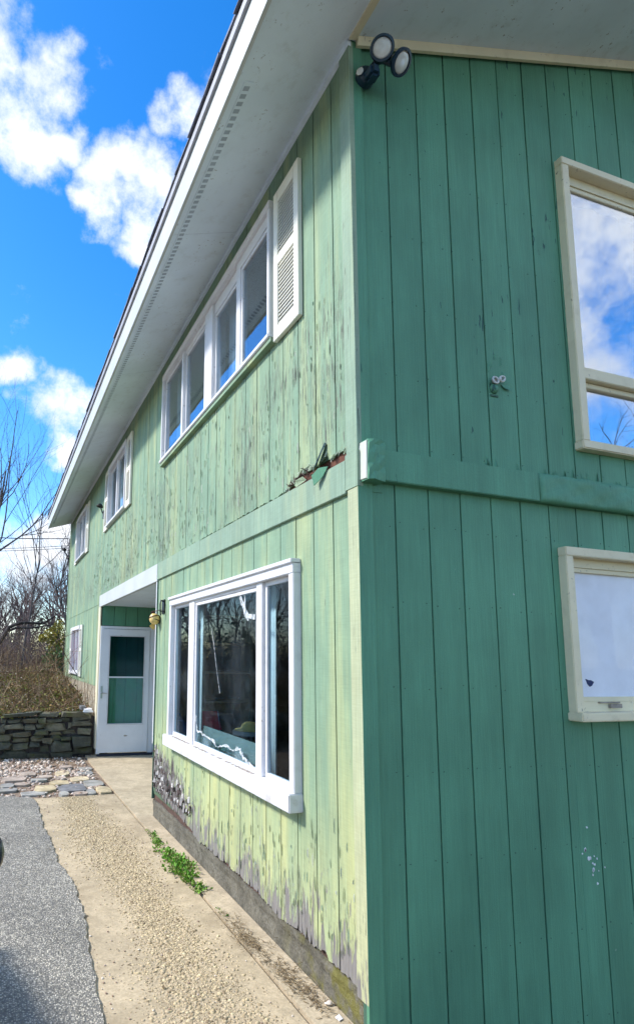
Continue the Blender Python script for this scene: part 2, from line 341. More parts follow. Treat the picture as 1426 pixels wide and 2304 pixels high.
def glass(name, tint=(1, 1, 1), base=0.03, gain=1.0, haze=0.0):
    b = NB(name); fr = b.n('ShaderNodeLayerWeight'); fr.inputs['Blend'].default_value = 0.5; sch = b.math('MULTIPLY_ADD', b.math('POWER', fr.outputs['Facing'], 5.0), 0.96, 0.04)
    wav = b.bump(b.noise(2.2, 2), 0.04, 0.02)
    fac = b.math('MULTIPLY_ADD', sch, gain, base, clamp=True)
    tr = b.n('ShaderNodeBsdfTransparent'); b.put(tr.inputs[0], tint)
    gl = b.n('ShaderNodeBsdfGlossy'); gl.inputs['Roughness'].default_value = 0.012; b.put(gl.inputs['Color'], (0.95, 0.97, 1.0)); b.put(gl.inputs['Normal'], wav)
    mx = b.n('ShaderNodeMixShader'); b.put(mx.inputs[0], fac); b.t.links.new(tr.outputs[0], mx.inputs[1]); b.t.links.new(gl.outputs[0], mx.inputs[2])
    o = mx.outputs[0]
    if haze:
        df = b.n('ShaderNodeBsdfDiffuse'); b.put(df.inputs[0], (0.5, 0.55, 0.6)); m2 = b.n('ShaderNodeMixShader')
        b.put(m2.inputs[0], b.math('MULTIPLY', b.step(b.noise(3, 5, 0.7), 0.4, 0.75), haze)); b.t.links.new(o, m2.inputs[1]); b.t.links.new(df.outputs[0], m2.inputs[2]); o = m2.outputs[0]
    b.t.links.new(o, b.out.inputs[0]); M[name] = b.m
glass('window_glass', (0.86, 0.94, 0.97), 0.0, 0.6, 0.04)
glass('upper_glass', (0.80, 0.90, 0.96), 0.14, 0.9)
glass('picture_glass', (0.82, 0.92, 0.95), 0.0, 0.45, 0.03)
glass('clear_glass', (0.97, 0.98, 1.0), 0.0, 0.15)
glass('gable_glass', (0.75, 0.85, 0.95), 0.40, 1.0)
glass('storm_glass', (0.75, 0.90, 0.90), 0.05, 1.0, 0.10)
glass('screen_glass', (0.40, 0.56, 0.62), 0.02, 0.5)
glass('pane_shard', (0.72, 0.86, 0.84), 0.10, 1.0, 0.35)
plain('lens_white', (0.62, 0.63, 0.60), 0.25, 0.08, 30)
plain('car_paint', (0.035, 0.045, 0.055), 0.22, 0.03, metal=0.4, spec=0.6)
plain('tyre_rubber', (0.015, 0.015, 0.016), 0.85)
plain('car_glass', (0.01, 0.013, 0.016), 0.06, 0.0, spec=0.6)
plain('lamp_glass', (0.55, 0.57, 0.6), 0.1)

# ------------------------------------------------------------------ mesh helpers
class MB:
    def __init__(s): s.v = []; s.f = []
    def add(s, vs, fs):
        o = len(s.v); s.v += [tuple(p) for p in vs]; s.f += [tuple(i+o for i in f) for f in fs]; return s
    def box(s, x0, x1, y0, y1, z0, z1):
        v = [(x, y, z) for z in (z0, z1) for y in (y0, y1) for x in (x0, x1)]
        return s.add(v, [(0, 2, 3, 1), (4, 5, 7, 6), (0, 1, 5, 4), (2, 6, 7, 3), (0, 4, 6, 2), (1, 3, 7, 5)])
    def quadbox(s, A, B):
        """two matching loops joined into a closed solid"""
        n = len(A); fs = [tuple(range(n))[::-1], tuple(range(n, 2*n))] + [(i, (i+1) % n, n+(i+1) % n, n+i) for i in range(n)]
        return s.add(list(A)+list(B), fs)
    def tube(s, path, rad, n=6, caps=True):
        path = [Vector(p) for p in path]; rad = rad if isinstance(rad, (list, tuple)) else [rad]*len(path)
        t0 = (path[1]-path[0]).normalized(); up = Vector((0, 0, 1)) if abs(t0.z) < 0.9 else Vector((1, 0, 0))
        a = t0.cross(up).normalized(); o = len(s.v)
        for i, p in enumerate(path):
            t = (path[min(i+1, len(path)-1)]-path[max(i-1, 0)]).normalized()
            a = (a-t*a.dot(t)); a = a.normalized() if a.length > 1e-6 else t.orthogonal().normalized(); b = t.cross(a)
            for k in range(n):
                q = 2*math.pi*k/n; s.v.append(tuple(p+(a*math.cos(q)+b*math.sin(q))*rad[i]))
        for i in range(len(path)-1):
            for k in range(n):
                s.f.append((o+i*n+k, o+i*n+(k+1) % n, o+(i+1)*n+(k+1) % n, o+(i+1)*n+k))
        if caps: s.f.append(tuple(o+k for k in range(n))[::-1]); s.f.append(tuple(o+(len(path)-1)*n+k for k in range(n)))
        return s
    def lathe(s, c, axis, prof, n=20):
        """prof: (distance along axis, radius)"""
        ax = Vector(axis).normalized(); a = ax.orthogonal().normalized(); b = ax.cross(a); c = Vector(c); o = len(s.v)
        for h, r in prof:
            for k in range(n):
                q = 2*math.pi*k/n; s.v.append(tuple(c+ax*h+(a*math.cos(q)+b*math.sin(q))*r))
        for i in range(len(prof)-1):
            for k in range(n): s.f.append((o+i*n+k, o+i*n+(k+1) % n, o+(i+1)*n+(k+1) % n, o+(i+1)*n+k))
        s.f.append(tuple(o+k for k in range(n))[::-1]); s.f.append(tuple(o+(len(prof)-1)*n+k for k in range(n)))
        return s
    def build(s, name, mat, parent=None, smooth=False, bevel=0.0, recalc=True, **props):
        me = bpy.data.meshes.new(name); me.from_pydata(s.v, [], s.f); me.update()
        if recalc or bevel:
            bm = bmesh.new(); bm.from_mesh(me)
            if bevel: bmesh.ops.bevel(bm, geom=bm.edges[:], offset=bevel, segments=2, affect='EDGES', clamp_overlap=True)
            bmesh.ops.recalc_face_normals(bm, faces=bm.faces[:]); bm.to_mesh(me); bm.free()
        if smooth: me.polygons.foreach_set('use_smooth', [True]*len(me.polygons))
        me.materials.append(M[mat] if isinstance(mat, str) else mat)
        return link(bpy.data.objects.new(name, me), parent, **props)
def link(o, parent=None, **props):
    COL.objects.link(o)
    if parent: o.parent = parent
    for k, v in props.items(): o[k] = v
    return o
def empty(name, loc=(0, 0, 0), parent=None, **props):
    o = bpy.data.objects.new(name, None); o.location = loc; o.empty_display_size = 0.2
    link(o, parent, **props)
    if any(loc): bpy.context.view_layer.update()
    return o
def child_fix(o, parent):
    """keep world-space mesh coordinates under an Empty that does not stand at the origin"""
    o.parent = parent; o.matrix_parent_inverse = Matrix.Translation(-Vector(parent.location)); return o
# wall coordinates: a along the wall, o outwards, z up
def PL(a, o, z): return (-o, a, z)
def PR(a, o, z): return (a, -o, z)
def pbox(mb, P, a0, a1, o0, o1, z0, z1):
    return mb.quadbox([P(a0, o0, z0), P(a1, o0, z0), P(a1, o0, z1), P(a0, o0, z1)], [P(a0, o1, z0), P(a1, o1, z0), P(a1, o1, z1), P(a0, o1, z1)])
def pprism(mb, P, poly, o0, o1):
    return mb.quadbox([P(a, o0, z) for a, z in poly], [P(a, o1, z) for a, z in poly])

# ------------------------------------------------------------------ setting: ground
RT = 0.315                                             # roof pitch (rise per metre)
mb = MB(); mb.box(-400, 0.0, -400, 7.70, -1.5, -0.035); mb.box(0.0, 400, -400, 7.70, -1.5, -1.05); mb.build('ground', 'ground_soil', kind='structure')
# raised ground behind the retaining wall, reaching to the horizon
def bank_z(x, y):
    t = max(0.0, min(1.0, (y-7.7)/4.2)); z = 0.60+0.45*t*t*(3-2*t)
    return z+0.06*math.sin(x*1.7+y*0.9)*math.sin(y*1.3-x*0.4)*min(1, (y-7.7)*0.7)
xs = [-400, -120, -50, -25]+[-15+i*0.5 for i in range(30)]+[-0.0, 0.5, 1, 3, 8, 20, 60, 150, 400]
ys = [7.7+i*0.35 for i in range(24)]+[16.5, 18, 20, 23, 27, 32, 40, 60, 100, 200, 400]
vs = []; fs = []
for y in ys:
    for x in xs: vs.append((x, y, bank_z(x, y)))
W = len(xs)
for j in range(len(ys)-1):
    for i in range(W-1):
        if ys[j] < 12.9 and xs[i] >= 0.0: continue        # the house stands here
        fs.append((j*W+i, j*W+i+1, (j+1)*W+i+1, (j+1)*W+i))
mb = MB(); mb.add(vs, fs); mb.build('bank', 'ground_soil', kind='structure', smooth=True)
# asphalt drive with an uneven edge
edge = [(-1.06, -30), (-1.06, -1.0), (-1.074, 0.467), (-1.051, 0.796), (-1.041, 1.135), (-0.998, 1.653), (-1.006, 2.209), (-1.068, 2.63), (-1.065, 3.26), (-1.106, 3.651), (-1.094, 4.586), (-1.15, 4.86), (-1.42, 5.0), (-1.9, 5.2), (-2.6, 5.35), (-4.5, 5.5)]
pts = []
for (x0, y0), (x1, y1) in zip(edge[:-1], edge[1:]):
    n = max(1, min(60, int(math.hypot(x1-x0, y1-y0)/0.05))) if y1 > 0 else 1
    for i in range(n):
        t = i/n; j = random.uniform(-.012, .012) if y1 > 0 else 0
        pts.append((x0+(x1-x0)*t+j, y0+(y1-y0)*t+j*0.5))
pts += [edge[-1], (-12, 5.6), (-12, -30)]
mb = MB(); mb.quadbox([(x, y, -0.1) for x, y in pts], [(x, y, 0.008) for x, y in pts]); mb.build('driveway', 'asphalt', kind='structure')
# walkway slabs
mb = MB(); mb.quadbox([(x, y, -0.12) for x, y in ((-1.2, -8), (-0.185, -8), (-0.185, 4.86), (-1.2, 4.86))], [(x, y, -0.004) for x, y in ((-1.2, -8), (-0.185, -8), (-0.185, 4.86), (-1.2, 4.86))])
mb.build('walkway', 'walk_concrete', kind='structure', bevel=0.006)
mb = MB(); mb.quadbox([(x, y, -0.12) for x, y in ((-0.168, -8), (-0.0, -8), (-0.0, 3.8), (1.0, 3.8), (1.0, 7.66), (-0.15, 7.66), (-0.168, 6.9))], [(x, y, 0.003) for x, y in ((-0.168, -8), (-0.0, -8), (-0.0, 3.8), (1.0, 3.8), (1.0, 7.66), (-0.15, 7.66), (-0.168, 6.9))])
mb.build('porch_slab', 'porch_concrete', kind='structure')
mb = MB(); mb.box(-9, -0.172, 4.87, 7.62, -0.3, -0.018); mb.build('gravel_bed', 'gravel_base', kind='structure')

# ------------------------------------------------------------------ house
house = empty('house', label='two storey green board house with white soffit and peeling paint', category='house')
END = 12.82; WID = 8.0
RID = WID/2
def rake_z(x): return 5.0+RT*min(x, WID-x)
FLOORS = [(0.14, 0.22), (2.50, 2.62)]
# --- inner shell: floors, ceilings and partitions seen through the glass
mb = MB()
mb.box(0.05, WID-.05, 0.05, 3.72, 0.02, 0.30); mb.box(1.06, WID-.05, 3.72, END-.05, 0.02, 0.30)
mb.box(0.05, WID-.05, 0.05, END-.05, 2.52, 2.60)
mb.box(0.05, WID-.05, 0.05, END-.05, 4.90, 4.96); mb.build('floor', 'interior_dark', house)
mb = MB()
mb.box(4.2, 4.3, 0.05, END-.05, 0.30, 2.52); mb.box(3.3, 3.4, 0.05, END-.05, 2.60, 4.90); mb.box(0.06, 3.3, 4.3, 4.4, 2.60, 4.90); mb.box(0.06, 3.3, 8.4, 8.5, 2.60, 4.90); mb.box(1.06, 4.2, 7.7, 7.8, 0.3, 2.52)
mb.box(1.0, 1.06, 3.72, 7.5, 0.0, 2.52); mb.build('partition', 'interior_wall', house)

LW = (0.596, 3.17, 0.80, 2.19); UW = (0.918, 3.70, 3.74, 4.765); MW = (5.70, 7.13, 3.72, 4.75); FW = (9.70, 11.17, 3.72, 4.75); GW = (9.95, 11.25, 1.23, 2.24)
GU = (1.468, 2.92, 2.85, 4.73); GL = (1.272, 2.72, 1.33, 2.265)
def split(a0, a1, z0, z1, holes):
    """parts of the strip left between window holes"""
    rects = [(a0, a1, z0, z1)]
    for h in holes:
        out = []
        for r in rects:
            if h[0] >= r[1]-1e-6 or h[1] <= r[0]+1e-6 or h[2] >= r[3]-1e-6 or h[3] <= r[2]+1e-6: out.append(r); continue
            A, B = max(r[0], h[0]), min(r[1], h[1])
            if A > r[0]+0.004: out.append((r[0], A, r[2], r[3]))
            if B < r[1]-0.004: out.append((B, r[1], r[2], r[3]))
            if h[2] > r[2]: out.append((A, B, r[2], h[2]))
            if h[3] < r[3]: out.append((A, B, h[3], r[3]))
        rects = out
    return rects
inset = lambda h, d=0.03: (h[0]+d, h[1]-d, h[2]+d, h[3]-d)
G = 0.0045                                             # half of a groove
def boards(wall, P, a_start, a_end, off, z0, z1, holes, mat, jag=None, ztop=None, depth=0.014):
    """one board between each two grooves, cut round the windows"""
    k = math.ceil((a_start-off)/0.2032); cuts = [a_start]
    while off+0.2032*k < a_end-0.02:
        if off+0.2032*k > a_start+0.02: cuts.append(off+0.2032*k)
        k += 1
    cuts.append(a_end)
    for c0, c1 in zip(cuts[:-1], cuts[1:]):
        top = z1
        for (a0, a1, zb, zt) in split(c0+G, c1-G, z0, top, [inset(h, 0.012) for h in holes]):
            if zt-zb < 0.012: continue
            mb = MB(); o = random.uniform(-.0012, .0012)
            if jag and abs(zb-z0) < 1e-6:
                bot = jag(a0, a1, zb); poly = bot+[(a1, zt), (a0, zt)]
            else: poly = [(a0, zb), (a1, zb), (a1, zt), (a0, zt)]
            if ztop and abs(zt-z1) < 1e-6: poly = [(a, z if z < z1-1e-6 else ztop(a)) for a, z in poly]
            pprism(mb, P, poly, o-depth, o); mb.build('siding_board', mat, wall)
def sheath(name, P, a0, a1, z0, z1, holes, mat, o0=-0.05, o1=-0.0075, ztop=None):
    mb = MB()
    cs = sorted({a0, a1, *[h[i]+(0.03 if i == 0 else -0.03) for h in holes for i in (0, 1) if a0 < h[i] < a1]})
    for c0, c1 in zip(cs[:-1], cs[1:]):
        for r in split(c0, c1, z0, z1, [inset(h) for h in holes]):
            poly = [(r[0], r[2]), (r[1], r[2]), (r[1], r[3]), (r[0], r[3])]
            if ztop and abs(r[3]-z1) < 1e-6: poly = [(a, z if z < z1-1e-6 else ztop(a)) for a, z in poly]
            pprism(mb, P, poly, o0, o1)
    return mb.build(name, mat, house)

# --- long wall, ground floor near part
def jag_low(a0, a1, z):
    n = max(3, int((a1-a0)/0.012)); base = 0.176+0.012*math.sin(a0*5)+0.10*max(0, min(1, (a0-2.35)/1.3)); out = []
    ph = random.random()*9
    for i in range(n+1):
        a = a0+(a1-a0)*i/n; spike = abs(math.sin(a*31+ph)*math.sin(a*77+ph*2))
        zz = base+0.020*spike*random.uniform(0, 1.0)+random.uniform(0, .008)+0.02*math.sin(a*3.7+ph)*math.sin(a*9.1)
        if random.random() < 0.06: zz += random.uniform(.02, .08)
        if a < 0.35: zz = 0.165+0.012*spike+random.uniform(0, .01)
        out.append((a, zz))
    return out
wl_low = sheath('lower_wall', PL, 0.0, 3.80, 0.22, 2.50, [LW], 'groove_faded', o1=-0.0085)
boards(wl_low, PL, 0.068, 3.80, 0.2387, 0.169, 2.46, [LW], 'faded_green_paint', jag=jag_low)
mb = MB(); pbox(mb, PL, 0.0, 3.80, -0.05, -0.018, 0.16, 0.222); mb.build('rotten_sill', 'rotten_wood', wl_low)
# --- long wall, upper floor
HOLE = [(0.09, 2.70), (0.121, 2.698), (0.198, 2.70), (0.263, 2.694), (0.29, 2.74), (0.33, 2.715), (0.40, 2.70), (0.46, 2.715), (0.489, 2.732), (0.53, 2.715), (0.566, 2.725), (0.61, 2.70), (0.657, 2.684), (0.74, 2.662), (0.80, 2.652)]
def jag_up(a0, a1, z):
    n = max(3, int((a1-a0)/0.016)); out = []
    for i in range(n+1):
        a = a0+(a1-a0)*i/n
        zz = 2.648+random.uniform(-.008, .010) if a < 3.9 else z+random.uniform(0, .004)
        if 0.09 < a < 0.80:
            for (p, q), (r, s_) in zip(HOLE[:-1], HOLE[1:]):
                if p <= a <= r: zz = q+(s_-q)*(a-p)/(r-p)+random.uniform(-.006, .006)
        out.append((a, zz))
    return out
wl_up = sheath('upper_wall', PL, 0.0, END, 2.70, 5.0, [UW, MW, FW], 'groove_faded')
mb = MB(); pbox(mb, PL, 0.0, 3.80, -0.05, -0.018, 2.50, 2.70); mb.build('exposed_sheathing', 'exposed_wood', wl_up, label='brown bare wood showing through a hole torn in the siding')
mb = MB(); pbox(mb, PL, 3.80, END, -0.05, -0.018, 2.50, 2.70); mb.build('wall_base', 'groove_faded', wl_up)
boards(wl_up, PL, 0.085, 3.80, 0.3996, 2.640, 5.0, [UW, MW, FW], 'faded_green_paint', jag=jag_up)
boards(wl_up, PL, 3.80, 7.53, 0.3996, 2.640, 5.0, [UW, MW, FW], 'faded_green_paint')
boards(wl_up, PL, 7.53, END-0.06, 0.3996, 2.50, 5.0, [UW, MW, FW], 'faded_green_paint')
# --- long wall, ground floor beyond the porch
wl_far = sheath('far_wall', PL, 7.56, END, 1.13, 2.50, [GW], 'groove_faded')
boards(wl_far, PL, 7.72, END-0.06, 0.3996, 1.115, 2.493, [GW], 'faded_green_paint')
mb = MB(); pbox(mb, PL, END-0.06, END+0.01, -0.05, 0.012, 1.1, 5.0); mb.build('corner_board', 'faded_green_paint', house)
mb = MB(); pbox(mb, PL, 7.56, END, -0.2, -0.012, -0.1, 1.125); mb.build('foundation', 'foundation_stained', house, label='cream stained concrete foundation beside the planted bank')
# --- gable wall
wg_low = sheath('gable_lower_wall', PR, 0.0, WID, -0.90, 2.56, [GL], 'groove_dark_green')
boards(wg_low, PR, 0.066, WID-.07, 0.208-0.2032, -0.90, 2.53, [GL], 'green_paint')
wg_up = sheath('gable_upper_wall', PR, 0.0, RID, 2.56, 5.0, [GU], 'groove_dark_green', ztop=rake_z)
wg_up2 = sheath('gable_upper_wall', PR, RID, WID, 2.56, 5.0, [], 'groove_dark_green', ztop=rake_z)
boards(wg_up, PR, 0.066, RID, 0.2303, 2.60, 5.0, [GU], 'green_paint', ztop=rake_z)
boards(wg_up2, PR, RID, WID-.07, 0.2303, 2.60, 5.0, [], 'green_paint', ztop=rake_z)
mb = MB(); pbox(mb, PR, 0.0, WID, -0.3, -0.02, -1.2, -0.9); pbox(mb, PL, 0.02, 3.79, -0.3, -0.035, -0.1, 0.165); mb.build('foundation', 'foundation_concrete', house)
mb = MB(); rnd = random.Random(8); na, nz = 150, 7; vs = []; fs = []
for i in range(na+1):
    a = 0.01+3.785*i/na; top = 0.166+0.004*math.sin(a*13)+rnd.uniform(-.004, .003); bulge = 0.006*math.sin(a*7.3)+0.004*math.sin(a*19+1)
    for j in range(nz+1):
        t = j/nz; o = -0.010+bulge*(1-abs(t-.5))+rnd.uniform(-.004, .004)+(0.010*(1-t)**3)+(0.007 if t > .8 else 0)
        vs.append(PL(a, o, -0.06+(top+.06)*t))
    vs.append(PL(a, -0.04, top))
for i in range(na):
    for j in range(nz+1): fs.append((i*(nz+2)+j, (i+1)*(nz+2)+j, (i+1)*(nz+2)+j+1, i*(nz+2)+j+1))
mb.add(vs, fs); mb.build('foundation_face', 'foundation_concrete', house)
# other two walls, plain, out of sight
mb = MB(); mb.box(WID-.05, WID, 0.05, END, 0, 5.0); mb.box(0.05, WID-.05, END-.05, END, 0, 5.0)
mb.quadbox([(0, END-.05, 4.999), (WID, END-.05, 4.999), (RID, END-.05, rake_z(RID))], [(0, END, 4.999), (WID, END, 4.999), (RID, END, rake_z(RID))]); mb.build('rear_wall', 'green_paint', house)

# --- corner boards
mb = MB(); pbox(mb, PL, -0.018, 0.078, -0.01, 0.017, 2.655, 4.99); mb.build('corner_board', 'belt_paint', house)
mb = MB(); pbox(mb, PL, -0.022, 0.084, -0.01, 0.021, 2.47, 2.652); mb.build('corner_board', 'belt_paint', house)
mb = MB(); pbox(mb, PL, -0.018, 0.070, -0.01, 0.018, 0.15, 2.467); mb.build('corner_board', 'faded_cream_corner', house, label='corner board faded to straw yellow')
mb = MB(); pbox(mb, PR, -0.0165, 0.064, 0.0, 0.0178, 2.655, 5.0); mb.build('corner_board', 'green_paint', house)
mb = MB(); pbox(mb, PR, -0.0175, 0.064, 0.0, 0.019, -0.90, 2.652); mb.build('corner_board', 'green_paint', house)
mb = MB()
for i in range(5): mb.tube([(-0.006+0.004*i, -0.018, 2.652), (-0.002+0.004*i, -0.022-0.002*i, 2.67), (0.001+0.003*i, -0.02-0.004*i, 2.688+0.004*(i % 2))], [0.002, 0.0035, 0.001], 5)
mb.build('caulk', 'white_trim', house)
# --- belt boards
mb = MB(); pbox(mb, PL, 0.086, 2.36, -0.01, 0.020, 2.457, 2.632); mb.build('belt_board', 'belt_paint', house, bevel=0.003)
mb = MB(); pbox(mb, PL, 2.363, 3.79, -0.01, 0.019, 2.457, 2.640); mb.build('belt_board', 'belt_paint', house, bevel=0.003)
mb = MB()
for a0, a1, o, zt in ((0.10, 1.118, 0.046, 0.0), ): pbox(mb, PR, a0, a1, -0.01, o, 2.502+zt, 2.662+zt)
mb.build('belt_board', 'green_paint', house, bevel=0.004)
mb = MB(); n = 40; rnd = random.Random(5); A = []; B = []
def dent(a, z): return 0.050+0.0035*math.sin(a*11+z*30)+0.003*math.sin(a*27-z*55+1)+0.002*math.sin(a*61+z*90)
seg = [1.122+i*0.025 for i in range(116)]; zl = [2.502+i*0.02 for i in range(9)]
vs = []; fs = []; n = len(zl)+2
for i, a in enumerate(seg):
    vs.append(PR(a, -.01, zl[0]))
    for k, z in enumerate(zl): vs.append(PR(a, dent(a, z)-(0.005 if k in (0, len(zl)-1) else 0), z+(rnd.uniform(-.003, .003) if k == len(zl)-1 else 0)))
    vs.append(PR(a, -.01, zl[-1]))
for i in range(len(seg)-1):
    for j in range(n): fs.append((i*n+j, i*n+(j+1) % n, (i+1)*n+(j+1) % n, (i+1)*n+j))
mb.add(vs, fs+[tuple(range(n)), tuple(range((len(seg)-1)*n, len(seg)*n))]); mb.build('belt_board', 'green_paint', house, smooth=True, label='buckled belt board wrapped in wrinkled green covering')
# wrapped end block of the gable belt board, its end bare and white
mb = MB()
prof = [(0.0, 0.085), (0.03, 0.092), (0.06, 0.085), (0.105, 0.07)]
vs = []; fs = []
zl = [2.488, 2.53, 2.57, 2.62, 2.665, 2.690]
for i, z in enumerate(zl):
    lean = 0.012*(i/5)
    for a, o in prof: vs.append(PR(a+lean*0.4-0.002, o+0.006*math.sin(i*2.1+a*60), z))
    vs.append(PR(prof[-1][0]+lean*.4, 0.0, z)); vs.append(PR(-0.002+lean*.4, 0.0, z))
n = 6
for i in range(5):
    for j in range(n): fs.append((i*n+j, i*n+(j+1) % n, (i+1)*n+(j+1) % n, (i+1)*n+j))
mb.add(vs, fs+[tuple(range(n)), tuple(range(5*n, 6*n))]); endb = mb.build('belt_end_block', 'green_paint', house)
mb = MB(); mb.quadbox([(-0.003, -0.018, 2.496), (-0.003, -0.078, 2.492), (0.001, -0.080, 2.685), (0.001, -0.018, 2.688)], [(-0.007, -0.022, 2.50), (-0.008, -0.074, 2.495), (-0.005, -0.078, 2.682), (-0.004, -0.02, 2.684)]); mb.build('bare_end', 'bare_end_white', endb, label='white bare end of the green belt board')
mb = MB(); pbox(mb, PR, 0.068, 0.135, 0.0, 0.004, 2.452, 2.498); mb.build('patch', 'green_paint', house)

# --- torn siding flaps
def flap(name, pts, mat, thick=0.006, par=None):
    A = [Vector(p) for p in pts]; nrm_ = (A[1]-A[0]).cross(A[2]-A[0]).normalized()*thick
    mb = MB(); mb.quadbox(A, [p+nrm_ for p in A]); return mb.build(name, mat, par or wl_up)
flap('torn_strip', [(-0.004, 0.30, 2.80), (-0.006, 0.41, 2.675), (-0.050, 0.345, 2.655)], 'paint_flake')
flap('torn_strip', [(-0.004, 0.30, 2.80), (-0.050, 0.345, 2.655), (-0.060, 0.315, 2.662), (-0.010, 0.285, 2.79)], 'dark_blue_plastic_and_flap_shade', 0.003)  # shaded side of the flap, its shadow put in as dark blue
flap('torn_strip', [(-0.024, 0.24, 2.645), (-0.045, 0.30, 2.652), (-0.060, 0.35, 2.622), (-0.048, 0.345, 2.565), (-0.030, 0.285, 2.60)], 'green_paint', 0.004)
flap('torn_strip', [(-0.049, 0.350, 2.625), (-0.053, 0.357, 2.60), (-0.044, 0.350, 2.562), (-0.040, 0.344, 2.59)], 'board_white', 0.003)  # light catching the flap edge, put in as a white strip
mb = MB(); rnd = random.Random(11)
for i in range(26):
    y = rnd.uniform(.44, .70); z = 2.668+max(0, .045-abs(y-.53)*.45)*rnd.uniform(.1, 1)
    l = rnd.uniform(.015, .05); mb.tube([(0.0, y, z), (-rnd.uniform(.006, .03), y+rnd.uniform(-.02, .02), z+rnd.uniform(-.02, .02)), (-rnd.uniform(.005, .045), y+rnd.uniform(-l, l), z+rnd.uniform(-l*.7, l))], [0.004, 0.003, 0.0007], 4)
mb.build('splinters', 'rotten_wood', wl_up, kind='stuff')
mb = MB()
for i in range(60):
    y = rnd.uniform(.09, .78); top = np.interp(y, [h[0] for h in HOLE], [h[1] for h in HOLE]); l = rnd.uniform(.01, .045); w = rnd.uniform(.002, .006); c = rnd.uniform(.002, .02)
    mb.quadbox([(-.001, y, top+.012), (-.001, y+w, top+.012), (-c, y+w*.7+rnd.uniform(-.006, .006), top+.012-l)], [(.003, y, top+.012), (.003, y+w, top+.012), (-c+.003, y+w*.5, top+.012-l)])
mb.build('torn_fibres', 'paint_flake', wl_up, kind='stuff')
flap('torn_strip', [(-0.002, 0.66, 2.66), (-0.03, 0.60, 2.665), (-0.035, 0.50, 2.66), (-0.024, 0.48, 2.638), (-0.022, 0.60, 2.630)], 'paint_flake', 0.004)

# --- loose paint flakes standing off the long wall
def flakes(name, n, seed, dens, zr, yr, par):
    rnd = random.Random(seed); mb = MB(); c = 0
    holes = [inset(h, -0.05) for h in (LW, UW, MW, FW, GW)]+[(3.75, 7.6, 0, 2.66), (0, 3.9, 2.44, 2.66)]
    while c < n:
        y = rnd.uniform(*yr); z = rnd.uniform(*zr)
        if rnd.random() > dens(y, z) or any(h[0] < y < h[1] and h[2] < z < h[3] for h in holes): continue
        w = rnd.uniform(.002, .0055); h = rnd.uniform(.02, .09); lift = rnd.uniform(.0015, .006); s = rnd.choice((-1, 1)); tl = rnd.uniform(-.003, .003)
        o = -0.0018
        vs = [(o, y, z), (o, y+tl, z+h), (o-lift*.4, y+s*w*.6, z+h*.12), (o-lift*.5, y+s*w*.6+tl, z+h*.92), (o-lift, y+s*w, z+h*.25), (o-lift*1.1, y+s*w+tl, z+h*.7)]
        mb.add(vs, [(0, 2, 3, 1), (2, 4, 5, 3)]); c += 1
    mb.build(name, 'paint_flake', par, recalc=False, kind='stuff')
flakes('peeling_paint', 700, 21, lambda y, z: (1.0 if z < 3.4 else 0.45)*(0.35+0.65*abs(math.sin(y*2.1+z))), (2.66, 3.72), (0.1, 8.5), wl_up)
flakes('peeling_paint', 260, 22, lambda y, z: max(0, 1-z/1.0), (0.22, 0.8), (0.1, 3.75), wl_low)

mb = MB(); rnd = random.Random(29)
for i in range(120):
    y = rnd.uniform(2.5, 3.76); z = 0.29+rnd.random()**1.6*(.12+.28*(y-2.5)/1.2); w = rnd.uniform(.008, .026)*rnd.choice((-1, 1)); h = rnd.uniform(.012, .06); lf = rnd.uniform(.004, .020)
    mb.quadbox([(-.002, y, z), (-.002, y+rnd.uniform(-.006, .006), z+h), (-lf, y+w, z+h*rnd.uniform(.5, 1.0)), (-lf*1.2, y+w*.9, z+rnd.uniform(0, .3)*h)], [(-.0035, y, z), (-.0035, y, z+h), (-lf-.0015, y+w, z+h*.75), (-lf*1.2-.0015, y+w*.9, z+.1*h)])
mb.build('curled_paint', 'curl', wl_low, kind='stuff')
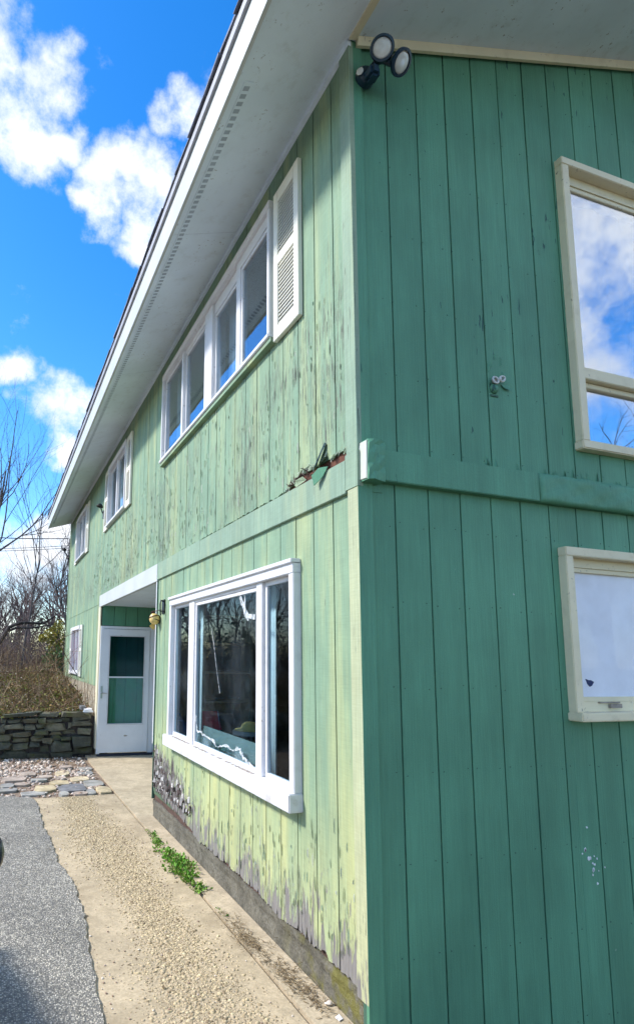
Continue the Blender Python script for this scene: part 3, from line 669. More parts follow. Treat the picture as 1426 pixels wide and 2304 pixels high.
# --- windows
def ring(mb, P, a0, a1, z0, z1, w, o0, o1, wt=None, wb=None):
    wt = wt or w; wb = wb or w
    pbox(mb, P, a0, a1, o0, o1, z0, z0+wb); pbox(mb, P, a0, a1, o0, o1, z1-wt, z1)
    pbox(mb, P, a0, a0+w, o0, o1, z0+wb, z1-wt); pbox(mb, P, a1-w, a1, o0, o1, z0+wb, z1-wt); return mb
def window(P, H, mat, panes, case=0.045, proud=0.05, head=None, sillw=None, label=None, gl='window_glass', sash=0.028, sill_proud=0.075, sill_mat=None, deep=-0.035):
    a0, a1, z0, z1 = H; head = head or case; sillw = sillw or case
    w = empty('window', parent=house)
    if label: w['label'] = label
    mb = MB(); pbox(mb, P, a0, a1, deep, proud, z1-head, z1); mb.build('head', mat, w, bevel=0.004)
    mb = MB(); pbox(mb, P, a0, a0+case, deep, proud-.002, z0+sillw, z1-head); mb.build('jamb', mat, w, bevel=0.004)
    mb = MB(); pbox(mb, P, a1-case, a1, deep, proud-.002, z0+sillw, z1-head); mb.build('jamb', mat, w, bevel=0.004)
    mb = MB(); pprism(mb, (lambda t, o, z: P(o_map(t), z, o)) if False else P, [(a0-.008, z0), (a1+.008, z0), (a1+.008, z0+sillw), (a0-.008, z0+sillw)], deep, sill_proud); mb.build('sill', sill_mat or mat, w, bevel=0.006)
    prev = None
    for (p0, p1, q0, q1, o) in panes:
        if prev is not None and p0-prev > 0.004:
            mb = MB(); pbox(mb, P, prev, p0, deep, proud-.022, z0+sillw, z1-head); mb.build('mullion', mat, w, bevel=0.003)
        prev = p1
        if q1 < z1-head-.004:
            mb = MB(); pbox(mb, P, p0, p1, deep+.004, o+.018, q1, z1-head); mb.build('stop', mat, w)
        if q0 > z0+sillw+.004 and q0 < z0+sillw+.2:
            mb = MB(); pbox(mb, P, p0, p1, deep+.004, o+.020, z0+sillw, q0); mb.build('stop', mat, w)
        mb = MB(); ring(mb, P, p0, p1, q0, q1, sash, o-.018, o+.010); s = mb.build('sash', mat, w, bevel=0.0025)
        mb = MB(); pbox(mb, P, p0+sash-.004, p1-sash+.004, o-.005, o-.001, q0+sash-.004, q1-sash+.004); mb.build('pane', gl, w)
    return w
w1 = window(PL, LW, 'white_trim', [(0.66, 1.06, 0.90, 2.12, -0.004), (1.15, 2.45, 0.90, 2.10, 0.006), (2.60, 3.11, 0.90, 2.12, -0.004)], case=0.06, head=0.07, sillw=0.10, gl='picture_glass', label='large picture window with cracked taped glass and peeling white sill', sill_mat='peeling_white_trim', sill_proud=0.085, sash=0.03)
mb = MB(); pbox(mb, PL, LW[0]-.004, LW[1]+.004, 0.0, 0.066, LW[3]-.012, LW[3]+.014); mb.build('drip_cap', 'white_trim', w1, bevel=0.004)
w2 = window(PL, UW, 'white_trim', [(0.955, 1.47, 3.775, 4.62, 0.010), (1.55, 2.10, 3.775, 4.60, -0.012), (2.30, 2.95, 3.775, 4.66, -0.012), (3.00, 3.655, 3.775, 4.69, 0.004)], case=0.037, head=0.065, sillw=0.035, gl='upper_glass', label='wide four pane upper window reflecting the eave', sill_proud=0.06)
mb = MB(); pbox(mb, PL, UW[0]-.02, UW[1]+.02, 0.0, 0.045, UW[2]-.032, UW[2]-.003); mb.build('apron', 'faded_green_paint', w2)
w3 = window(PL, MW, 'white_trim', [(5.75, 6.39, 3.76, 4.66, -0.004), (6.45, 7.08, 3.76, 4.66, -0.016)], case=0.05, head=0.09, sillw=0.04, label='two pane upper window between cream shutters', sill_proud=0.06)
w4 = window(PL, FW, 'white_trim', [(9.75, 10.40, 3.76, 4.66, -0.004), (10.46, 11.12, 3.76, 4.66, -0.016)], case=0.05, head=0.09, sillw=0.04, label='farthest upper window between cream shutters', sill_proud=0.06)
w5 = window(PL, GW, 'white_trim', [(10.00, 10.57, 1.28, 2.16, -0.004), (10.63, 11.20, 1.28, 2.16, -0.016)], case=0.05, head=0.08, sillw=0.05, label='ground floor far window above the vines', sill_proud=0.06)
w6 = window(PR, GU, 'cream_trim', [(1.535, 2.86, 3.36, 4.62, -0.03)], case=0.058, proud=0.052, head=0.05, sillw=0.05, gl='gable_glass', label='cream framed gable window reflecting sky and branches', sill_proud=0.055, deep=-0.08, sash=0.03)
# lower awning sash of the gable window
mb = MB(); pbox(mb, PR, 1.528, 2.86, -0.07, 0.024, 3.30, 3.372); mb.build('transom', 'cream_trim', w6, bevel=0.004)
mb = MB(); ring(mb, PR, 1.535, 2.86, 2.905, 3.298, 0.032, -0.06, -0.012); mb.build('sash', 'cream_trim', w6, bevel=0.003)
mb = MB(); pbox(mb, PR, 1.56, 2.835, -0.038, -0.034, 2.93, 3.27); mb.build('pane', 'gable_glass', w6)
w7 = window(PR, GL, 'cream_trim', [(1.335, 2.66, 1.425, 2.165, -0.03)], case=0.055, proud=0.05, head=0.05, sillw=0.045, gl='clear_glass', label='cream framed gable window closed inside with a white board', sill_proud=0.085, deep=-0.07, sash=0.026)
mb = MB(); pbox(mb, PR, 1.352, 2.644, -0.047, -0.039, 1.442, 2.148); mb.build('white_board', 'board_white', w7)
mb = MB(); pprism(mb, PR, [(1.455, 1.548), (1.466, 1.520), (1.483, 1.505), (1.50, 1.510), (1.518, 1.531), (1.492, 1.542), (1.482, 1.540)], -0.0395, -0.0375); mb.build('torn_hole', 'torn_blue', w7, label='small dark blue tear in the white board')
mb = MB(); pbox(mb, PR, 1.575, 1.66, -0.012, 0.006, 1.392, 1.414); pbox(mb, PR, 1.50, 1.655, -0.010, 0.0, 1.418, 1.425); mb.build('latch', 'bare_wood', w7)
# inside the gable window: hanging sheer curtain
def curtain(name, P, a0, a1, o, z0, z1, folds, amp, mat, par):
    vs = []; fs = []; n = folds*8; rnd = random.Random(int(a0*100))
    ph = [rnd.uniform(.6, 1.4) for _ in range(folds+2)]
    for i in range(n+1):
        t = i/n; a = a0+(a1-a0)*t; q = amp*math.sin(t*folds*2*math.pi)*ph[int(t*folds)]
        for z, k in ((z0, 1.3), ((z0+z1)/2, 1.0), (z1, 0.6)): vs.append(P(a+0.2*q, o+q*k, z))
    for i in range(n):
        for j in range(2): fs.append((i*3+j, (i+1)*3+j, (i+1)*3+j+1, i*3+j+1))
    mb = MB(); mb.add(vs, fs); o_ = mb.build(name, mat, par, smooth=True)
    md = o_.modifiers.new('s', 'SOLIDIFY'); md.thickness = 0.003; return o_
curtain('curtain', PR, 1.50, 2.95, -0.16, 2.9, 4.66, 7, 0.022, 'curtain_white', w6)
curtain('curtain', PL, 1.15, 1.30, -0.12, 0.62, 2.18, 4, 0.010, 'curtain_white', w1)
curtain('curtain', PL, 2.62, 2.90, -0.12, 0.62, 2.18, 4, 0.012, 'curtain_white', w1)
curtain('curtain', PL, 2.2, 2.62, -0.14, 3.6, 4.8, 5, 0.018, 'curtain_white', w2)
curtain('curtain', PL, 3.45, 3.72, -0.14, 3.6, 4.8, 4, 0.018, 'curtain_white', w2)
curtain('curtain', PL, 1.85, 2.12, -0.14, 3.6, 4.8, 4, 0.018, 'curtain_white', w2)
curtain('curtain', PL, 6.75, 7.2, -0.14, 3.6, 4.8, 5, 0.018, 'curtain_white', w3)
curtain('curtain', PL, 5.65, 5.95, -0.14, 3.6, 4.8, 4, 0.018, 'curtain_white', w3)
curtain('curtain', PL, 10.75, 11.2, -0.14, 3.6, 4.8, 5, 0.018, 'curtain_white', w4)
curtain('curtain', PL, 10.0, 11.2, -0.14, 1.2, 2.3, 9, 0.018, 'red_cloth', w5)
# cracked pane, tape and loose shard of the picture window
def ribbon(name, pts, w, o, mat, par, seed=1, jit=0.3):
    rnd = random.Random(seed); A = []; B = []
    for i, (a, z) in enumerate(pts):
        p = Vector(pts[max(0, i-1)]); q = Vector(pts[min(len(pts)-1, i+1)]); d = (q-p).normalized(); nn = Vector((-d.y, d.x)); ww = w*rnd.uniform(1-jit, 1+jit)*.5
        A.append((a+nn.x*ww, z+nn.y*ww)); B.append((a-nn.x*ww, z-nn.y*ww))
    mb = MB()
    for i in range(len(pts)-1):
        pprism(mb, PL, [A[i], A[i+1], B[i+1], B[i]], o, o+.0022+0.0004*(i % 2))
    return mb.build(name, mat, par)
CR = [(2.42, 1.137), (2.386, 1.027), (2.202, 1.01), (1.976, 0.993), (1.921, 0.956), (1.721, 0.993), (1.58, 0.98), (1.471, 1.013), (1.406, 0.966), (1.323, 0.938), (1.23, 0.93)]
def sub(pts, n, j, seed):
    rnd = random.Random(seed); out = []
    for (a, z), (b, y) in zip(pts[:-1], pts[1:]):
        for i in range(n): t = i/n; out.append((a+(b-a)*t+rnd.uniform(-j, j), z+(y-z)*t+rnd.uniform(-j, j)))
    return out+[pts[-1]]
ribbon('crack_tape', sub(CR, 5, 0.009, 1), 0.015, 0.0056, 'tape', w1, 2, 0.9)
ribbon('tape_strip', sub([(1.48, 2.064), (1.424, 1.999), (1.369, 1.936), (1.316, 1.895)], 3, .004, 3), 0.045, 0.0055, 'tape', w1, 4, 0.25)
ribbon('tape_strip', sub([(1.21, 1.899), (1.358, 1.914)], 3, .004, 5), 0.030, 0.0090, 'tape', w1, 6, 0.25)
ribbon('tape_strip', sub([(1.377, 2.064), (1.367, 1.94)], 2, .003, 7), 0.014, 0.0125, 'tape', w1, 8, 0.25)
ribbon('scratch', [(2.07, 1.86), (2.0, 1.72), (1.93, 1.52), (1.86, 1.36)], 0.004, 0.0056, 'tape', w1, 8, 0.6)
mb = MB(); pprism(mb, PL, [(2.40, 0.925), (1.20, 0.925), (1.20, 0.93), (1.406, 0.962), (1.471, 1.01), (1.58, 0.977), (1.721, 0.99), (1.921, 0.953), (1.976, 0.99), (2.202, 1.007), (2.386, 1.024)], 0.0022, 0.0045); mb.build('glass_shard', 'pane_shard', w1)
mb = MB(); mb.quadbox([(0.03, 2.42, 0.93), (0.03, 1.22, 0.93), (0.06, 1.22, 1.06), (0.06, 2.42, 1.06)], [(0.036, 2.42, 0.93), (0.036, 1.22, 0.93), (0.066, 1.22, 1.06), (0.066, 2.42, 1.06)]); mb.build('leaning_board', 'leaning_panel', w1)
mb = MB(); rnd = random.Random(4)
for i in range(30):
    y = rnd.uniform(1.15, 3.0) if i < 22 else rnd.uniform(1.15, 1.4); l = rnd.uniform(.02, .09)
    mb.quadbox([PL(y, 0.03, 0.9005), PL(y+l, 0.03, 0.9005), PL(y+l*.9, 0.055, 0.9005), PL(y+.01, 0.05, 0.9005)], [PL(y, 0.03, 0.904), PL(y+l, 0.035, 0.903), PL(y+l*.9, 0.055, 0.908), PL(y+.01, 0.05, 0.903)])
mb.build('sill_flakes', 'bare_wood', w1, kind='stuff')

# --- shutters
def shutter(a0, a1, z0, z1, label=None):
    s = empty('shutter', parent=house)
    if label: s['label'] = label
    o0, o1 = 0.004, 0.034; w = 0.062; m = (z0+z1)/2+0.02
    mb = MB()
    pbox(mb, PL, a0, a0+w, o0, o1, z0, z1); pbox(mb, PL, a1-w, a1, o0, o1, z0, z1)
    for za, zb in ((z0, z0+0.09), (m-.035, m+.035), (z1-.09, z1)): pbox(mb, PL, a0+w, a1-w, o0, o1-.001, za, zb)
    mb.build('frame', 'shutter_cream', s, bevel=0.003)
    mb = MB(); pbox(mb, PL, a0+w-.01, a1-w+.01, o0-.003, o0+.003, z0+.05, z1-.05); mb.build('back', 'vent_dark', s)
    for za, zb in ((z0+.09, m-.035), (m+.035, z1-.09)):
        n = max(4, int((zb-za)/0.026)); mb = MB()
        for i in range(n):
            z = za+(zb-za)*(i+.5)/n
            mb.quadbox([PL(a0+w, o0+.012, z-.002), PL(a1-w, o0+.012, z-.002), PL(a1-w, o0+.012, z+.005), PL(a0+w, o0+.012, z+.005)], [PL(a0+w, o1-.008, z-.005), PL(a1-w, o1-.008, z-.005), PL(a1-w, o1-.008, z+.002), PL(a0+w, o1-.008, z+.002)])
        mb.build('louvres', 'shutter_cream', s)
shutter(0.536, 0.882, 3.69, 4.76, 'cream louvred shutter nearest the corner')
for a0, a1, z0, z1 in ((5.37, 5.69, 3.70, 4.75), (7.15, 7.475, 3.70, 4.75), (9.375, 9.69, 3.70, 4.75), (11.18, 11.51, 3.70, 4.75), (9.62, 9.94, 1.20, 2.24), (11.26, 11.59, 1.20, 2.24)): shutter(a0, a1, z0, z1)

# --- porch recess, header, jambs and door
DY = 7.50
mb = MB(); pbox(mb, PL, 3.792, 7.64, -0.02, 0.022, 2.442, 2.636); mb.build('porch_header', 'fascia_white', house, bevel=0.003)
mb = MB(); mb.box(0.02, 1.0, 3.80, DY, 2.46, 2.50); mb.build('porch_ceiling', 'soffit_paint', house)
mb = MB(); mb.box(0.45, 0.75, 5.2, 5.75, 2.452, 2.462); mb.build('ceiling_vent', 'white_trim', house)
mb = MB(); pbox(mb, PL, DY+.02, DY+.20, -0.02, 0.018, 0.12, 2.44); mb.build('porch_jamb', 'cream_trim', house)
mb = MB(); mb.box(-0.016, 0.03, 3.802, 3.828, 0.72, 2.44); mb.build('porch_jamb', 'white_trim', house)
mb = MB(); mb.box(-0.012, 0.02, 3.79, 3.801, 0.17, 2.44); mb.build('porch_edge', 'groove_dark_green', house)
mb = MB(); mb.box(0.021, 1.0, 3.765, 3.80, 0.0, 2.46); mb.build('porch_side_wall', 'green_paint', house); mb = MB(); mb.box(0.05, 1.0, 3.73, 3.764, 0.3, 2.52); mb.build('room_end_wall', 'interior_wall', house)
dw = empty('porch_end_wall', parent=house)
for i in range(5):
    mb = MB(); mb.box(0.02+i*0.2, 0.212+i*0.2, DY+.0, DY+.03, 2.13, 2.46); mb.build('siding_board', 'green_paint', dw)
mb = MB(); mb.box(0.0, 1.0, DY+.02, DY+.06, 2.1, 2.5); mb.build('backing', 'groove_dark_green', dw)
door = empty('door', parent=house, label='white storm door with two glass panels')
mb = MB(); mb.box(0.0, 0.055, DY-.02, DY+.05, 0.04, 2.12); mb.box(0.845, 0.93, DY-.02, DY+.05, 0.0, 2.12); mb.box(0.055, 0.845, DY-.02, DY+.05, 2.075, 2.12); mb.build('frame', 'door_white', door, bevel=0.004)
mb = MB(); mb.box(0.93, 1.0, DY-.01, DY+.05, 0.0, 2.12); mb.build('side_trim', 'door_white', door, bevel=0.003)
mb = MB(); y0, y1 = DY-.035, DY-.003
mb.box(0.0, 0.14, y0, y1, 0.06, 2.07); mb.box(0.76, 0.84, y0, y1, 0.06, 2.07); mb.box(0.14, 0.76, y0, y1, 1.95, 2.07); mb.box(0.14, 0.76, y0, y1, 0.06, 0.52); mb.box(0.14, 0.76, y0+.004, y1, 1.262, 1.286); mb.build('leaf', 'door_white', door, bevel=0.003)
mb = MB(); mb.box(0.14, 0.158, y0-.008, y0, 0.50, 1.97); mb.box(0.742, 0.76, y0-.008, y0, 0.50, 1.97); mb.box(0.158, 0.742, y0-.008, y0, 1.952, 1.97); mb.box(0.158, 0.742, y0-.008, y0, 0.50, 0.518); mb.build('glazing_bead', 'white_trim', door)
mb = MB(); mb.box(0.15, 0.75, y0+.012, y0+.016, 1.28, 1.955); mb.build('pane', 'screen_glass', door)
mb = MB(); mb.box(0.15, 0.75, y0+.018, y0+.022, 0.515, 1.27); mb.build('pane', 'storm_glass', door)
mb = MB(); mb.lathe((0.045, y0, 1.02), (0, -1, 0), [(0, .012), (.03, .011), (.035, .016), (.05, .016), (.055, .01)], 12); mb.box(0.03, 0.06, y0-.006, y0, 0.93, 1.13); mb.tube([(0.045, y0-.045, 1.02), (0.10, y0-.05, 1.015), (0.135, y0-.045, 1.005)], [.009, .008, .006], 8); mb.build('handle', 'steel', door, smooth=False)
mb = MB(); mb.box(0.44, 0.50, y0-.004, y0, 0.318, 0.33); mb.box(0.455, 0.475, y0-.006, y0, 0.312, 0.338); mb.build('latch_mark', 'bare_wood', door)
mb = MB(); mb.box(0.02, 0.98, DY-.03, DY+.05, 0.004, 0.042); mb.build('threshold', 'threshold_dark', door)
for i in range(4):
    mb = MB(); mb.box(0.06+i*0.2, 0.252+i*0.2, DY+.06, DY+.09, 0.06, 2.08); mb.build('inner_board', 'green_paint', door)
mb = MB(); mb.box(0.02, 1.0, DY+.085, DY+.12, 0.04, 2.1); mb.build('inner_door', 'groove_dark_green', door)

# --- eaves, soffits, fascia, roof
OV = 0.556; NEAR = -0.62
def sz(x): return 5.0+RT*x
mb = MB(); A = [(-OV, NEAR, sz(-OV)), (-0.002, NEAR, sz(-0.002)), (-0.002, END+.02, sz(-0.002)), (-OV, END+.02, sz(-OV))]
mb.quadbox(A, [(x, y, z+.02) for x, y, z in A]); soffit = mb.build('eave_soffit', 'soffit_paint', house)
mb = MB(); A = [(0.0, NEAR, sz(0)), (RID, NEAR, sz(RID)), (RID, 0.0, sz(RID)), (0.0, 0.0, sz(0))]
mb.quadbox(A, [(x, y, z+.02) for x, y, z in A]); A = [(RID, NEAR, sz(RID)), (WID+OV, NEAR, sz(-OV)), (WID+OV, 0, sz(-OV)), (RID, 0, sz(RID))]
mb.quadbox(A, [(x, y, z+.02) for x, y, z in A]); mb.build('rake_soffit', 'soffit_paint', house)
mb = MB(); y = 1.55
while y < END:
    A = [(-OV+.01, y, sz(-OV+.01)-.0012), (-.03, y, sz(-.03)-.0012), (-.03, y+.007, sz(-.03)-.0012), (-OV+.01, y+.007, sz(-OV+.01)-.0012)]; mb.quadbox(A, [(x_, y_, z_+.003) for x_, y_, z_ in A]); y += 2.44
mb.build('panel_joint', 'soffit_joint', soffit)
# continuous vent strip in the eave
mb = MB(); x0, x1 = -0.512, -0.456
A = [(x0, 0.26, sz(x0)-.006), (x1, 0.26, sz(x1)-.006), (x1, 12.4, sz(x1)-.006), (x0, 12.4, sz(x0)-.006)]; mb.quadbox(A, [(x, y, z+.008) for x, y, z in A]); vent = mb.build('vent_strip', 'soffit_paint', house)
mb = MB(); x0, x1 = -0.503, -0.467; A = [(x0, 0.285, sz(x0)-.0075), (x1, 0.285, sz(x1)-.0075), (x1, 0.313, sz(x1)-.0075), (x0, 0.313, sz(x0)-.0075)]; mb.quadbox(A, [(x, yy, z+.01) for x, yy, z in A]); slot = mb.build('vent_slot', 'vent_grey', vent)
for i in range(1, 241):
    c = slot.copy(); COL.objects.link(c); c.parent = vent; c.location = (0, i*0.05, 0)
# mouldings under the soffits
mb = MB(); mb.quadbox([(-0.002, -0.02, 4.958), (-0.022, -0.02, 4.962), (-0.026, -0.02, sz(-.026)-.001), (-0.002, -0.02, sz(-.002)-.001)], [(-0.002, END, 4.958), (-0.022, END, 4.962), (-0.026, END, sz(-.026)-.001), (-0.002, END, sz(-.002)-.001)]); mb.build('soffit_moulding', 'soffit_paint', house)
mb = MB(); mb.quadbox([(-0.02, NEAR, sz(-.02)-.014), (0.025, NEAR, sz(.025)-.014), (0.025, NEAR, sz(.025)-.001), (-0.02, NEAR, sz(-.02)-.001)], [(-0.02, -.03, sz(-.02)-.014), (0.025, -.03, sz(.025)-.014), (0.025, -.03, sz(.025)-.001), (-0.02, -.03, sz(-.02)-.001)]); mb.build('soffit_moulding', 'cream_trim', house)
mb = MB(); mb.quadbox([(0.03, -0.019, sz(.03)-.05), (0.03, -0.036, sz(.03)-.05), (0.03, -0.046, sz(.03)-.001), (0.03, -0.0185, sz(.03)-.001)], [(RID, -0.019, sz(RID)-.05), (RID, -0.036, sz(RID)-.05), (RID, -0.046, sz(RID)-.001), (RID, -0.0185, sz(RID)-.001)]); mb.build('soffit_moulding', 'cream_trim', house)
mb = MB(); mb.quadbox([(RID, -0.019, sz(RID)-.05), (RID, -0.036, sz(RID)-.05), (RID, -0.046, sz(RID)-.001)], [(WID, -0.019, 4.95), (WID, -0.036, 4.95), (WID, -0.046, 4.999)]); mb.build('soffit_moulding', 'cream_trim', house)
# fascia and its upper board
mb = MB(); mb.box(-OV-.022, -OV-.0005, NEAR-.02, END+.03, 4.815, 5.055); mb.build('fascia', 'fascia_white', house)
mb = MB(); mb.box(-OV-.042, -OV-.0005, NEAR-.03, END+.035, 5.057, 5.115); mb.build('drip_edge', 'drip_grey', house)
mb = MB()
for s_ in (1,):
    A = [(-OV-.02, NEAR-.025, sz(-OV)), (RID, NEAR-.025, sz(RID)), (RID, NEAR-.025, sz(RID)+.22), (-OV-.02, NEAR-.025, sz(-OV)+.22)]; mb.quadbox(A, [(x, NEAR-.001, z) for x, y, z in A])
    A = [(RID, NEAR-.025, sz(RID)), (WID+OV, NEAR-.025, sz(-OV)), (WID+OV, NEAR-.025, sz(-OV)+.22), (RID, NEAR-.025, sz(RID)+.22)]; mb.quadbox(A, [(x, NEAR-.001, z) for x, y, z in A])
mb.build('rake_fascia', 'fascia_white', house)
def rz(x): return 5.118+RT*(x+OV+.042)
mb = MB(); A = [(-OV-.042, NEAR-.04, rz(-OV-.042)), (RID, NEAR-.04, rz(RID)), (RID, END+.04, rz(RID)), (-OV-.042, END+.04, rz(-OV-.042))]; mb.quadbox(A, [(x, y, z+.02) for x, y, z in A])
A = [(RID, NEAR-.04, rz(RID)), (WID+OV+.04, NEAR-.04, rz(-OV-.04)), (WID+OV+.04, END+.04, rz(-OV-.04)), (RID, END+.04, rz(RID))]; mb.quadbox(A, [(x, y, z+.02) for x, y, z in A])
roof = mb.build('roof', 'roof_sheet', house)
rnd = random.Random(9); y = NEAR-.04
for c in range(2):
    y = NEAR-.04
    while y < END+.04:
        w = rnd.uniform(.22, .36)-(0.12 if c and y < NEAR else 0); y1 = min(y+w-.006, END+.05)
        xo = -OV-.042-rnd.uniform(.008, .022)+c*0.14; xi = xo+0.30; zo = rz(xo)+.022+c*.006+rnd.uniform(-.001, .004); zi = rz(xi)+.022+c*.006
        if y1 > y+.03:
            A = [(xo+rnd.uniform(-.004, .004), y, zo), (xo+rnd.uniform(-.004, .004), y1, zo), (xi, y1, zi), (xi, y, zi)]
            t = rnd.choice((.006, .012, .020)); mb = MB(); mb.quadbox(A, [(p, q, r+t) for p, q, r in A]); mb.build('shingle', 'shingle', roof)
        y += w

# --- marks and scars on the gable: small nails and chips
mb = MB(); rnd = random.Random(2)
for i in range(16):
    a = 1.36+rnd.gauss(0, .035); z = 0.62+rnd.gauss(0, .06); r = rnd.uniform(.003, .011); n = rnd.randint(5, 7)
    poly = [(a+math.cos(k*2*math.pi/n)*r*rnd.uniform(.5, 1.2), z+math.sin(k*2*math.pi/n)*r*rnd.uniform(.6, 1.6)) for k in range(n)]
    pprism(mb, PR, poly, 0.0005, 0.003)
mb.build('paint_splatter', 'board_white', wg_low, label='white paint splatter low on the gable')
mb = MB()
for a, z in ((0.86, 3.25), (0.89, 3.30), (0.93, 3.27), (0.94, 3.19), (0.845, 3.22)):
    h = rnd.uniform(.02, .06); mb.add([PR(a, 0.001, z), PR(a+.004, 0.001, z+h), PR(a+.012, 0.009, z+h*.1), PR(a+.013, 0.007, z+h*.8)], [(0, 2, 3, 1)])
mb.add([PR(0.93, 0.001, 3.165), PR(1.0, 0.001, 3.165), PR(0.985, 0.016, 3.13), PR(0.945, 0.012, 3.14)], [(0, 1, 2, 3)])
rnd = random.Random(6)
for i in range(26):
    a = rnd.uniform(0.72, 2.3); z = 2.668+rnd.uniform(0, .02); h = rnd.uniform(.015, .06); w = rnd.choice((-1, 1))*rnd.uniform(.005, .016)
    mb.add([PR(a, 0.001, z), PR(a+rnd.uniform(-.006, .006), 0.001, z+h), PR(a+w, rnd.uniform(.004, .014), z-.003), PR(a+w*.8, 0.004, z+h*.7)], [(0, 2, 3, 1)])
mb.build('peeling_paint', 'green_paint', wg_up, kind='stuff')

mb = MB(); rnd = random.Random(12)
for k in range(12):
    for z in [-.1+.4*i for i in range(15)]:
        for off in (.03, .17):
            a = .0048+.2032*k+off+rnd.uniform(-.006, .006); zz = z+rnd.uniform(-.015, .015)
            if a < .08 or any(h[0]-.02 < a < h[1]+.02 and h[2]-.02 < zz < h[3]+.02 for h in (GU, GL)) or 2.49 < zz < 2.7 or zz > rake_z(a)-.08: continue
            mb.lathe(PR(a, 0.0, zz), (0, -1, 0), [(0, .0035), (.0018, .003)], 6)
mb.build('nail_heads', 'groove_dark_green', wg_low, kind='stuff')

# ------------------------------------------------------------------ small things on the walls
# floodlight
fl = empty('floodlight', (0.075, -0.02, 4.80), label='twin head black rimmed floodlight under the gable corner', category='floodlight')
def on(root, mb, name, mat, **kw):
    o = mb.build(name, mat, **kw); return child_fix(o, root)
mb = MB(); mb.lathe((0.075, -0.018, 4.775), (0, -1, 0), [(0, .055), (.03, .055), (.045, .042), (.048, .0)], 20); on(fl, mb, 'mount', 'dark_blue_plastic_and_flap_shade')
mb = MB(); mb.box(0.045, 0.105, -0.135, -0.055, 4.695, 4.765); on(fl, mb, 'sensor', 'dark_blue_plastic_and_flap_shade', bevel=0.015)
mb = MB(); mb.tube([(0.075, -0.06, 4.785), (0.09, -0.10, 4.80), (0.12, -0.13, 4.79), (0.17, -0.14, 4.775)], [.014, .013, .013, .012], 10); on(fl, mb, 'arm', 'dark_blue_plastic_and_flap_shade')
mb = MB(); mb.lathe((0.030, -0.055, 4.765), (-0.7, -0.6, -.2), [(0, .006), (.012, .02), (.018, .006)], 8); on(fl, mb, 'knob', 'white_plastic')
for c, d in (((0.089, -0.165, 4.815), (-0.42, -0.72, -0.40)), ((0.203, -0.165, 4.778), (0.30, -0.62, -0.72))):
    dv_ = Vector(d).normalized(); mb = MB(); mb.lathe(Vector(c)-dv_*0.085, d, [(0, .022), (.03, .028), (.075, .056), (.082, .062), (.100, .062), (.102, .050), (.090, .048)], 28); h = on(fl, mb, 'lamp_head', 'dark_blue_plastic_and_flap_shade', smooth=False)
    mb = MB(); mb.lathe(Vector(c)-dv_*0.085, d, [(.080, .049), (.094, .049), (.099, .040), (.102, .022), (.103, .0)], 28); l = mb.build('lens', 'lens_white', smooth=True); l.parent = h
# small metal fixture on the gable
fx = empty('wall_fixture', (0.90, 0, 3.17), label='small broken metal fixture with two oval rings on the gable boards', category='fixture')
def torus(mb, c, u, v, a, b, r, n=20, m=6):
    c = Vector(c); u = Vector(u).normalized(); v = Vector(v).normalized(); w = u.cross(v); vs = []; fs = []
    for i in range(n):
        q = 2*math.pi*i/n; e = u*math.cos(q)*a+v*math.sin(q)*b; d = (u*math.cos(q)*b+v*math.sin(q)*a).normalized()
        for k in range(m):
            t = 2*math.pi*k/m; vs.append(c+e+(d*math.cos(t)+w*math.sin(t))*r)
    for i in range(n):
        for k in range(m): fs.append((i*m+k, i*m+(k+1) % m, ((i+1) % n)*m+(k+1) % m, ((i+1) % n)*m+k))
    mb.add(vs, fs)
mb = MB(); torus(mb, (0.925, -0.022, 3.185), (1, 0, .6), (-.6, 0, 1), .020, .014, .006); torus(mb, (0.878, -0.022, 3.170), (1, 0, -.5), (.5, 0, 1), .020, .016, .006); mb.tube([(0.893, -.022, 3.175), (0.91, -.028, 3.178)], .008, 8); on(fx, mb, 'ring', 'white_plastic', smooth=True)
mb = MB(); pprism(mb, PR, [(0.913, 3.176), (0.937, 3.187), (0.936, 3.195), (0.914, 3.184)], 0.004, 0.018); pprism(mb, PR, [(0.866, 3.178), (0.872, 3.158), (0.895, 3.158), (0.888, 3.178)], 0.004, 0.018); on(fx, mb, 'plate', 'bare_wood')
mb = MB(); mb.lathe((0.882, 0.0, 3.128), (0, -1, 0), [(0, .03), (.01, .027), (.02, .016), (.023, 0)], 14); on(fx, mb, 'boss', 'green_paint', smooth=True)
mb = MB(); pbox(mb, PR, 0.855, 0.908, 0.0, 0.006, 3.082, 3.092); on(fx, mb, 'ledge', 'groove_dark_green')
# yellow banded ornament by the porch
orn = empty('hanging_ornament', (-0.09, 3.72, 2.0), label='rounded yellow ornament with dark bands hanging at the porch corner', category='ornament')
ax = Vector((0.25, -0.1, -1.0)).normalized(); oc = Vector((-0.075, 3.71, 2.085))
prof = [(0, .010), (.010, .028), (.028, .046), (.055, .056), (.082, .055), (.105, .042), (.122, .02), (.126, .0)]
mb = MB(); mb.lathe(oc, ax, prof, 20); on(orn, mb, 'body', 'ornament_yellow', smooth=True)
for tilt, h in ((0.25, .04), (-0.3, .082)):
    mb = MB(); c = oc+ax*h; torus(mb, c, (1, 0, tilt), (0, 1, -.2), 0.053, .053, .005, 28, 6); on(orn, mb, 'band', 'ornament_band', smooth=True)
mb = MB(); mb.lathe(oc+Vector((0.0, .0, .002)), -ax, [(0, .02), (.014, .024), (.02, .010), (.024, 0)], 12); on(orn, mb, 'cap', 'ornament_band')
mb = MB(); mb.tube([(-0.07, 3.71, 2.10), (-0.03, 3.68, 2.115), (0.0, 3.66, 2.12)], .005, 6); mb.box(-0.03, 0.0, 3.70, 3.78, 1.98, 2.06); on(orn, mb, 'bracket', 'black_metal')
mb = MB()
